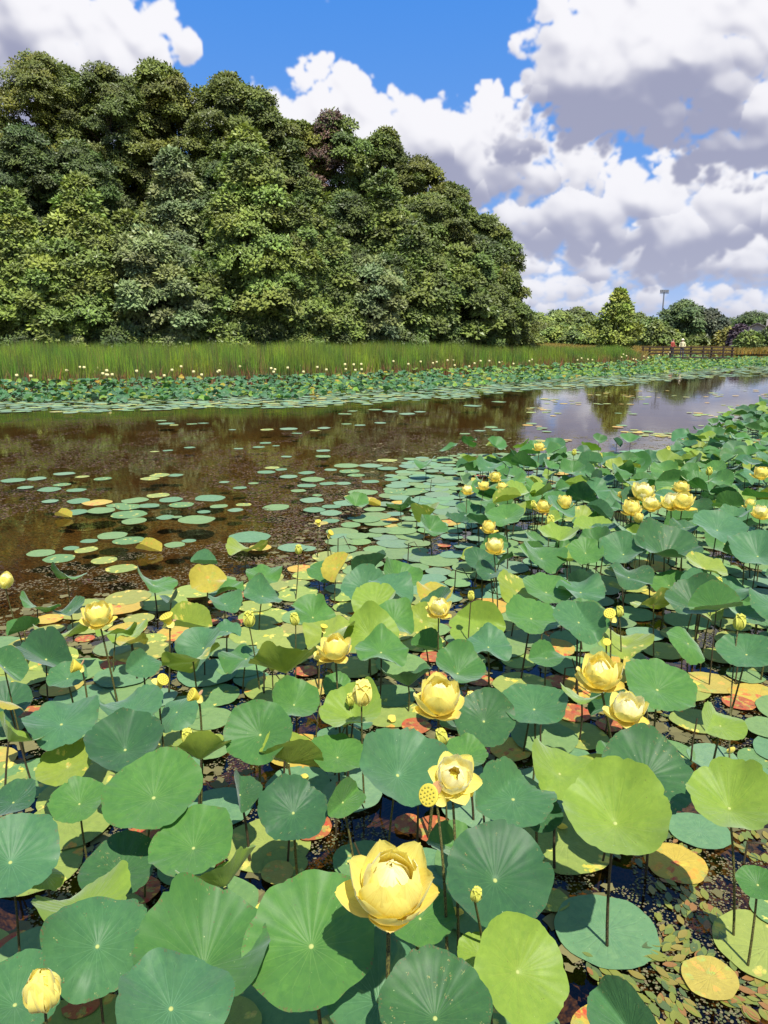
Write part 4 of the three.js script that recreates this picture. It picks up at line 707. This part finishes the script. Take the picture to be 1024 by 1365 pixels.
function flower(u, v, w, h, open, tilt, dir, label, foot) {
  const p = P(u, v, h), r = R(Math.round(u * 31 + v * 17)), size = w / FOCAL * depthOf(p) * 1.0, f = foot ? P(foot[0], foot[1]) : footOf(p, r, 0.05 + 0.05 * h);
  const t = thing('lotus_flower', label ?? (open > 0.62 ? 'fully opened pale yellow lotus flower on a tall thin stalk' : open > 0.3 ? 'half opened pale yellow lotus flower on a tall thin stalk' : 'goblet shaped pale yellow lotus flower on a tall thin stalk'), 'lotus flower', f, label ? null : flowerG + (open > 0.62 ? ', fully opened' : open > 0.3 ? ', half opened' : ', goblet shaped'));
  const q = tilted(tilt, dir, r() * 6), up = UPV.clone().applyQuaternion(q), at = p.clone().sub(f).addScaledVector(up, -size * 0.33);
  bloomParts(t, at, size, open, q, Math.round(u * 7 + v));
  mesh('stalk', stalk(V(0, -0.14, 0), at.clone().addScaledVector(up, 0.004), clamp(size * 0.04, 0.0045, 0.0075), V(rr(-0.03, 0.03, r), 0, 0.02), 7), STALK, t);
}
[[520, 1180, 112, .70, .42, 12, 10, 'largest open pale yellow lotus flower, its petals spread above the water'], [57, 1324, 68, .66, .04, 6, 0, 'plump yellow lotus flower still closed like an egg, at the pond edge'], [605, 1034, 60, .64, .82, 34, 10, 'wide open lotus flower showing its orange centre', [612, 1345]], [586, 932, 64, .62, .35, 8, 0, 'cup shaped yellow lotus flower beside the wide open one'], [800, 898, 58, .60, .45, 14, 330, 'cream yellow lotus flower with a spread collar of petals', [822, 1000]], [836, 944, 50, .56, .62, 10, 10, 'deep yellow lotus flower in front of a round green leaf'],
  [447, 864, 42, .54, .42, 10, 340, null], [432, 872, 26, .50, .55, 30, 300, null], [585, 811, 32, .56, .3, 8, 0, null], [131, 820, 42, .56, .45, 8, 350, null, [161, 942]], [7, 776, 26, .54, .2, 10, 60, null, [47, 877]], [659, 729, 27, .54, .25, 10, 10], [652, 703, 20, .54, .3, 8, 0], [623, 654, 16, .54, .3, 6, 0], [645, 648, 16, .54, .4, 6, 0], [660, 636, 17, .54, .4, 6, 0], [669, 649, 15, .52, .4, 8, 0], [724, 675, 21, .54, .45, 6, 0], [753, 670, 23, .54, .35, 6, 0], [719, 596, 15, .56, .4, 6, 0], [842, 678, 26, .56, .3, 10, 330], [857, 657, 32, .58, .4, 8, 0], [868, 672, 24, .56, .4, 10, 40], [851, 691, 17, .5, .2, 10, 0], [895, 669, 28, .58, .5, 8, 330], [911, 668, 30, .6, .45, 6, 20], [908, 650, 22, .6, .45, 6, 0], [829, 660, 12, .54, .3, 0, 0], [1014, 631, 22, .6, .4, 8, 0], [1014, 684, 24, .6, .35, 8, 0], [1000, 672, 16, .55, .35, 8, 0]].forEach((a) => flower(...a));
const budG = (() => { const g = []; for (let k = 0; k < 5; k++) { const p = PETAL.inner.clone(); p.scale(0.9, 1, 0.9); p.rotateX(-0.1); p.translate(0, 0, 0.09); p.rotateY(k / 5 * 6.283); g.push(p); } const core = new THREE.LatheGeometry([[0.02, 0], [0.2, 0.1], [0.3, 0.35], [0.27, 0.6], [0.14, 0.86], [0.0, 0.98]].map(([x, y]) => new THREE.Vector2(x, y)), 14); g.push(core); return mergeGeometries(g); })();
function bud(u, v, w, h, mat, foot) {
  const p = P(u, v, h), r = R(Math.round(u * 13 + v * 7)), size = w / FOCAL * depthOf(p) * 1.55, f = foot ? P(foot[0], foot[1]) : footOf(p, r, 0.06), fat = mat === YELLOW;
  const t = thing('lotus_bud', fat ? 'fat yellow lotus bud about to open on a stalk' : 'small pointed greenish yellow lotus bud on a bare stalk', 'lotus bud', f, fat ? 'fat yellow buds' : 'pointed green buds'), q = tilted(rr(2, 14, r), r() * 360, r() * 6), at = p.clone().sub(f).addScaledVector(UPV, -size * 0.45);
  const b = mesh('bud', budG, mat, t); b.position.copy(at); b.quaternion.copy(q); b.scale.setScalar(size);
  mesh('stalk', stalk(V(0, -0.14, 0), at.clone(), 0.0048, V(rr(-0.05, 0.05, r), 0, rr(-0.03, 0.03, r)), 6), STALK, t);
}
[[482, 923, 25, .54, YELLOW], [332, 825, 15, .46, BUDM], [394, 825, 12, .42, BUDM], [363, 888, 9, .36, BUDM], [250, 981, 15, .44, BUDM], [633, 1191, 15, .52, BUDM, [655, 1300]], [985, 829, 15, .6, BUDM, [978, 1035]], [957, 776, 10, .55, BUDM], [628, 794, 9, .46, BUDM], [732, 694, 11, .52, BUDM], [467, 932, 12, .42, BUDM], [398, 732, 9, .42, BUDM], [627, 930, 12, .4, YELLOW], [710, 672, 7, .5, BUDM], [765, 603, 6, .5, BUDM], [800, 608, 6, .5, BUDM], [680, 612, 6, .48, BUDM], [945, 628, 8, .55, BUDM], [890, 600, 7, .5, BUDM], [826, 815, 10, .5, BUDM], [460, 960, 12, .3, BUDM], [590, 982, 16, .5, BUDM]].forEach((a) => bud(...a));
function pod(u, v, w, h, tilt, dir, petals, label, foot) {
  const p = P(u, v, h), r = R(Math.round(u * 3 + v * 19)), size = w / FOCAL * depthOf(p), f = foot ? P(foot[0], foot[1]) : footOf(p, r, 0.05);
  const t = thing('seed_head', label ?? 'small yellow lotus seed head nodding on a bare stalk', 'seed head', f, label ? null : 'small seed heads'), q = tilted(tilt, dir, 0), up = UPV.clone().applyQuaternion(q), at = p.clone().sub(f);
  const b = mesh('pod', podG, PODM, t); b.position.copy(at); b.quaternion.copy(q); b.scale.setScalar(size);
  const s = mesh('seed', seedG, SEEDM, b);
  mesh('stalk', stalk(V(0, -0.14, 0), at.clone().addScaledVector(up, -size * 0.58), 0.0058, up.clone().multiplyScalar(-0.04).add(V(0, 0.12, 0)), 7), STALK, t);
  for (let k = 0; k < petals; k++) { const m = mesh('withered_petal', PETAL.small, k % 2 ? WILT : YELLOW, t), a = k * 2.2 + 0.5; m.position.copy(at).addScaledVector(up, -size * 0.5); m.quaternion.copy(q).multiply(new THREE.Quaternion().setFromAxisAngle(UPV, a)).multiply(new THREE.Quaternion().setFromAxisAngle(V(1, 0, 0), 1.9)); m.scale.setScalar(size * 0.9); }
}
pod(572, 1060, 30, .62, 62, 320, 3, 'flat topped yellow lotus seed head tilted forward beside the wide open flower', [598, 1340]);
pod(813, 818, 16, .56, 40, 330, 1); pod(809, 856, 11, .4, 40, 350, 0); pod(256, 926, 19, .56, 55, 300, 2); pod(222, 822, 19, .48, 20, 300, 3); pod(98, 888, 18, .46, 70, 300, 2); pod(432, 835, 10, .4, 20, 60, 1); pod(217, 906, 17, .46, 50, 60, 3); pod(441, 710, 9, .4, 50, 60, 1); pod(424, 695, 8, .36, 20, 0, 2);
// blossoms dotted over the far belt: too small to show their parts
{
  const g = []; for (let k = 0; k < 7; k++) { const p = PETAL.mid.clone(); p.rotateX(0.45); p.translate(0, 0, 0.08); p.rotateY(k / 7 * 6.283); g.push(p); } for (let k = 0; k < 5; k++) { const p = PETAL.inner.clone(); p.rotateY(k / 5 * 6.283 + 0.3); g.push(p); }
  const fg = mergeGeometries(g), st = new THREE.CylinderGeometry(0.006, 0.007, 1, 5); st.translate(0, -0.5, 0);
  for (const [x, y, z] of farFlowers) { const t = thing('far_lotus_flower', 'tiny pale yellow lotus flower in the belt under the far reeds', 'lotus flower', V(x, 0, z), 'far lotus flowers'), b = mesh('bloom', fg, CREAM, t), s = mesh('stalk', st, STALK, t); b.position.y = y; b.scale.setScalar(0.125); s.position.y = y; s.scale.y = y + 0.1; }
}
// petals that have dropped onto the pads
{
  const r = R(535);
  for (const [u, v] of [[198, 1046], [206, 1052], [300, 1130], [742, 1100], [676, 1118], [870, 990], [520, 960], [410, 1040], [980, 1000], [150, 1020], [600, 1215], [350, 1205], [470, 985], [770, 1010]]) {
    const m = mesh(numbered('fallen_petal'), PETAL.small, r() < 0.5 ? YELLOW : AMBER, scene), p = P(u, v, 0.03); m.position.copy(p); m.quaternion.copy(tilted(rr(76, 98, r), r() * 360, 0)); m.scale.setScalar(rr(0.05, 0.075, r)); tag(m, 'loose yellow lotus petal fallen among the pads', 'petal', 'fallen petals');
  }
}
// bare stubs and broken stalks standing among the leaves
{
  const r = R(515);
  for (let k = 0; k < 46; k++) {
    const u = rr(330, 1010, r), v = rr(640, 1180, r), f = P(u, v), h = rr(0.1, 0.32, r); if (!inBed(f.x, f.z)) continue;
    const bent = r() < 0.3, t = mesh(numbered('bare_stalk'), bent ? tube([V(0, -0.1, 0), V(0.01, h * 0.9, 0), V(0.06, h, 0.02), V(0.12, h * 0.6, 0.05)], [0.005, 0.0045, 0.004, 0.003], 6) : tube([V(0, -0.1, 0), V(rr(-0.02, 0.02, r), h * 0.5, 0), V(rr(-0.04, 0.04, r), h, 0)], [0.005, 0.0045, 0.0035], 6), STALKDARK, scene);
    t.position.copy(f); tag(t, bent ? 'dark snapped lotus stalk bent over above the water' : 'dark bare lotus stalk without leaf or flower', 'stalk', bent ? 'snapped stalks' : 'bare stalks');
  }
}

// ---------------------------------------------------------------- pondweed, duckweed, floating bits
{
  const r = R(616), g = (() => { const pos = [], idx = [], n = 7; for (let i = 0; i <= n; i++) { const t = i / n, w = 0.24 * Math.pow(Math.sin(Math.PI * clamp(t, 0.02, 0.98)), 0.7); for (const s of [-1, 0, 1]) pos.push(t - 0.5, s ? 0.02 : 0, s * w); if (i) { const a = (i - 1) * 3; for (const k of [0, 1]) idx.push(a + k, a + k + 1, a + k + 3, a + k + 1, a + k + 4, a + k + 3); } } return geom(pos, idx); })();
  const mats = [[0.17, 0.185, 0.025], [0.125, 0.165, 0.03], [0.22, 0.175, 0.03], [0.07, 0.105, 0.03], [0.24, 0.115, 0.03]].map((c) => new THREE.MeshPhysicalMaterial({ color: rgb(...c), roughness: 0.6, clearcoat: 0.25, clearcoatRoughness: 0.4, side: THREE.DoubleSide }));
  const word = ['yellow green', 'mid green', 'ochre', 'dark green', 'orange brown'], rest = [];
  let n = 0;
  for (let k = 0; k < 1900; k++) {
    const u = rr(690, 1100, r), v = rr(950, 1420, r), p = P(u, v); const c = n3(p.x * 2.2, 1, p.z * 2.2) + 0.5 * n3(p.x * 5, 3, p.z * 5); if (c < 0.10 + (u < 780 ? 0.2 : 0) || padSpots.some(([a, b, s]) => (a - p.x) ** 2 + (b - p.z) ** 2 < (s * 0.8) ** 2)) continue;
    const i = Math.floor(Math.pow(r(), 1.7) * 5), q = tilted(rr(0, 6, r), r() * 360, n3(p.x * 1.4, 9, p.z * 1.4) * 5 + rr(-0.6, 0.6, r)), s = rr(0.034, 0.06, r); p.y = 0.003 + 0.006 * r();
    if (n < 300 && u < 1030 && v < 1370) { n++; const m = mesh(numbered('pondweed_leaf'), g, mats[i], scene); m.position.copy(p); m.quaternion.copy(q); m.scale.setScalar(s); tag(m, `small oval ${word[i]} pondweed leaf floating on the dark water`, 'pondweed leaf', `${word[i]} pondweed leaves`); }
    else rest.push([placed(p, q, s), rgb(...mats[i].color.toArray())]);
  }
  if (rest.length) tag(instanced('pondweed_mat', g, new THREE.MeshPhysicalMaterial({ roughness: 0.6, side: THREE.DoubleSide }), rest), 'more oval pondweed leaves crowding the water surface', 'pondweed');
  // duckweed specks and flakes of algae between the pads
  const disc = new THREE.CircleGeometry(1, 6); disc.rotateX(-Math.PI / 2);
  const flake = (() => { const pos = [0, 0, 0], idx = []; for (let k = 0; k < 9; k++) { const a = -k / 9 * 6.283, q = [1, 0.7, 1.1, 0.6, 0.9, 1.2, 0.65, 1, 0.8][k]; pos.push(Math.cos(a) * q, 0, Math.sin(a) * q); idx.push(0, 1 + k, 1 + (k + 1) % 9); } return geom(pos, idx); })();
  const specks = [], flakes = [], debris = [], FLAT = (a) => UPQ(a);
  for (let k = 0; k < 150000; k++) {
    const z = -mix(1.3, 9, Math.pow(r(), 1.3)), x = rr(-1, 1, r) * (0.6 * -z + 0.4), c = n3(x * 1.5, 4, z * 1.5) + 0.6 * n3(x * 6, 2, z * 6); if (c < -0.05 || !inBed(x, z)) continue;
    const v = rr(0.7, 1.3, r); specks.push([placed(V(x, 0.0015 + 0.001 * r(), z), FLAT(r() * 6), rr(0.002, 0.0055, r) * (z < -4 ? 1.6 : 1)), r() < 0.6 ? rgb(0.15 * v, 0.125 * v, 0.06 * v) : rgb(0.10 * v, 0.11 * v, 0.04 * v)]);
  }
  const SCUM = new THREE.MeshStandardMaterial({ roughness: 0.9, side: THREE.DoubleSide });
  tag(instanced('duckweed', disc, SCUM, specks), 'fine specks of duckweed scattered over the dark water', 'duckweed');
  for (let k = 0; k < 9000; k++) {
    const z = -mix(2, 16, r()), x = rr(-1, 1, r) * (0.6 * -z + 0.4), [u, v] = pix(x, 0, z), edge = inside(BED, u, v) || inside(BED, u + 45, v + 22); if (!edge || n3(x * 0.9, 7, z * 0.9) + 0.3 * n3(x * 4, 2, z * 4) < (u > 800 && v > 850 ? 0.2 : -0.12)) continue;
    const w = rr(0.75, 1.25, r); flakes.push([placed(V(x, 0.0025 + 0.001 * r(), z), FLAT(r() * 6), rr(0.012, 0.05, r)), rgb(0.14 * w, 0.125 * w, 0.045 * w)]);
  }
  for (let k = 0; k < 120000; k++) {
    const z = -mix(4.2, 17, r()), x = rr(-1, 1, r) * (0.6 * -z + 0.4), [u, v] = pix(x, 0, z); if (inside(BED, u, v) || !inside(BED, u + 70 + 30 * n3(x, 2, z), v + 46)) continue;
    const sw = n3(x * 0.7 + n3(x * 0.5, 1, z * 0.5) * 1.5, 4, z * 1.6) + 0.4 * n3(x * 3, 5, z * 7); if (sw < -0.1) continue;
    const w = rr(0.7, 1.3, r); flakes.push([placed(V(x, 0.0022 + 0.001 * r(), z), FLAT(r() * 6), rr(0.004, 0.013, r)), rgb(0.125 * w, 0.098 * w, 0.042 * w)]);
  }
  tag(instanced('algae_film', flake, SCUM, flakes), 'olive flakes of algae floating between the lotus pads', 'algae');
  for (let k = 0; k < 60000; k++) {
    const z = -mix(4.5, 21, r()), x = rr(-0.62, 0.3, r) * -z, [u, v] = pix(x, 0, z); if (u > 640 || inside(BED, u, v)) continue;
    const band = sstep(560, 590, v) * sstep(760, 640, v), c = n3(x * 0.45, 5, z * 0.3) + 0.6 * n3(x * 1.8, 1, z * 1.2) + 0.35 * band; if (c < 0.3) continue;
    const w = rr(0.6, 1.4, r), t = r(); debris.push([placed(V(x, 0.002 + 0.001 * r(), z), FLAT(r() * 6), V(rr(0.008, 0.035, r), 1, rr(0.006, 0.018, r))), t < 0.55 ? rgb(0.065 * w, 0.036 * w, 0.016 * w) : t < 0.8 ? rgb(0.12 * w, 0.08 * w, 0.03 * w) : rgb(0.06 * w, 0.022 * w, 0.015 * w)]);
  }
  tag(instanced('floating_debris', flake, SCUM, debris), 'brown scraps of leaf litter floating on the open water', 'leaf litter');
}
renderer.render(scene, camera);
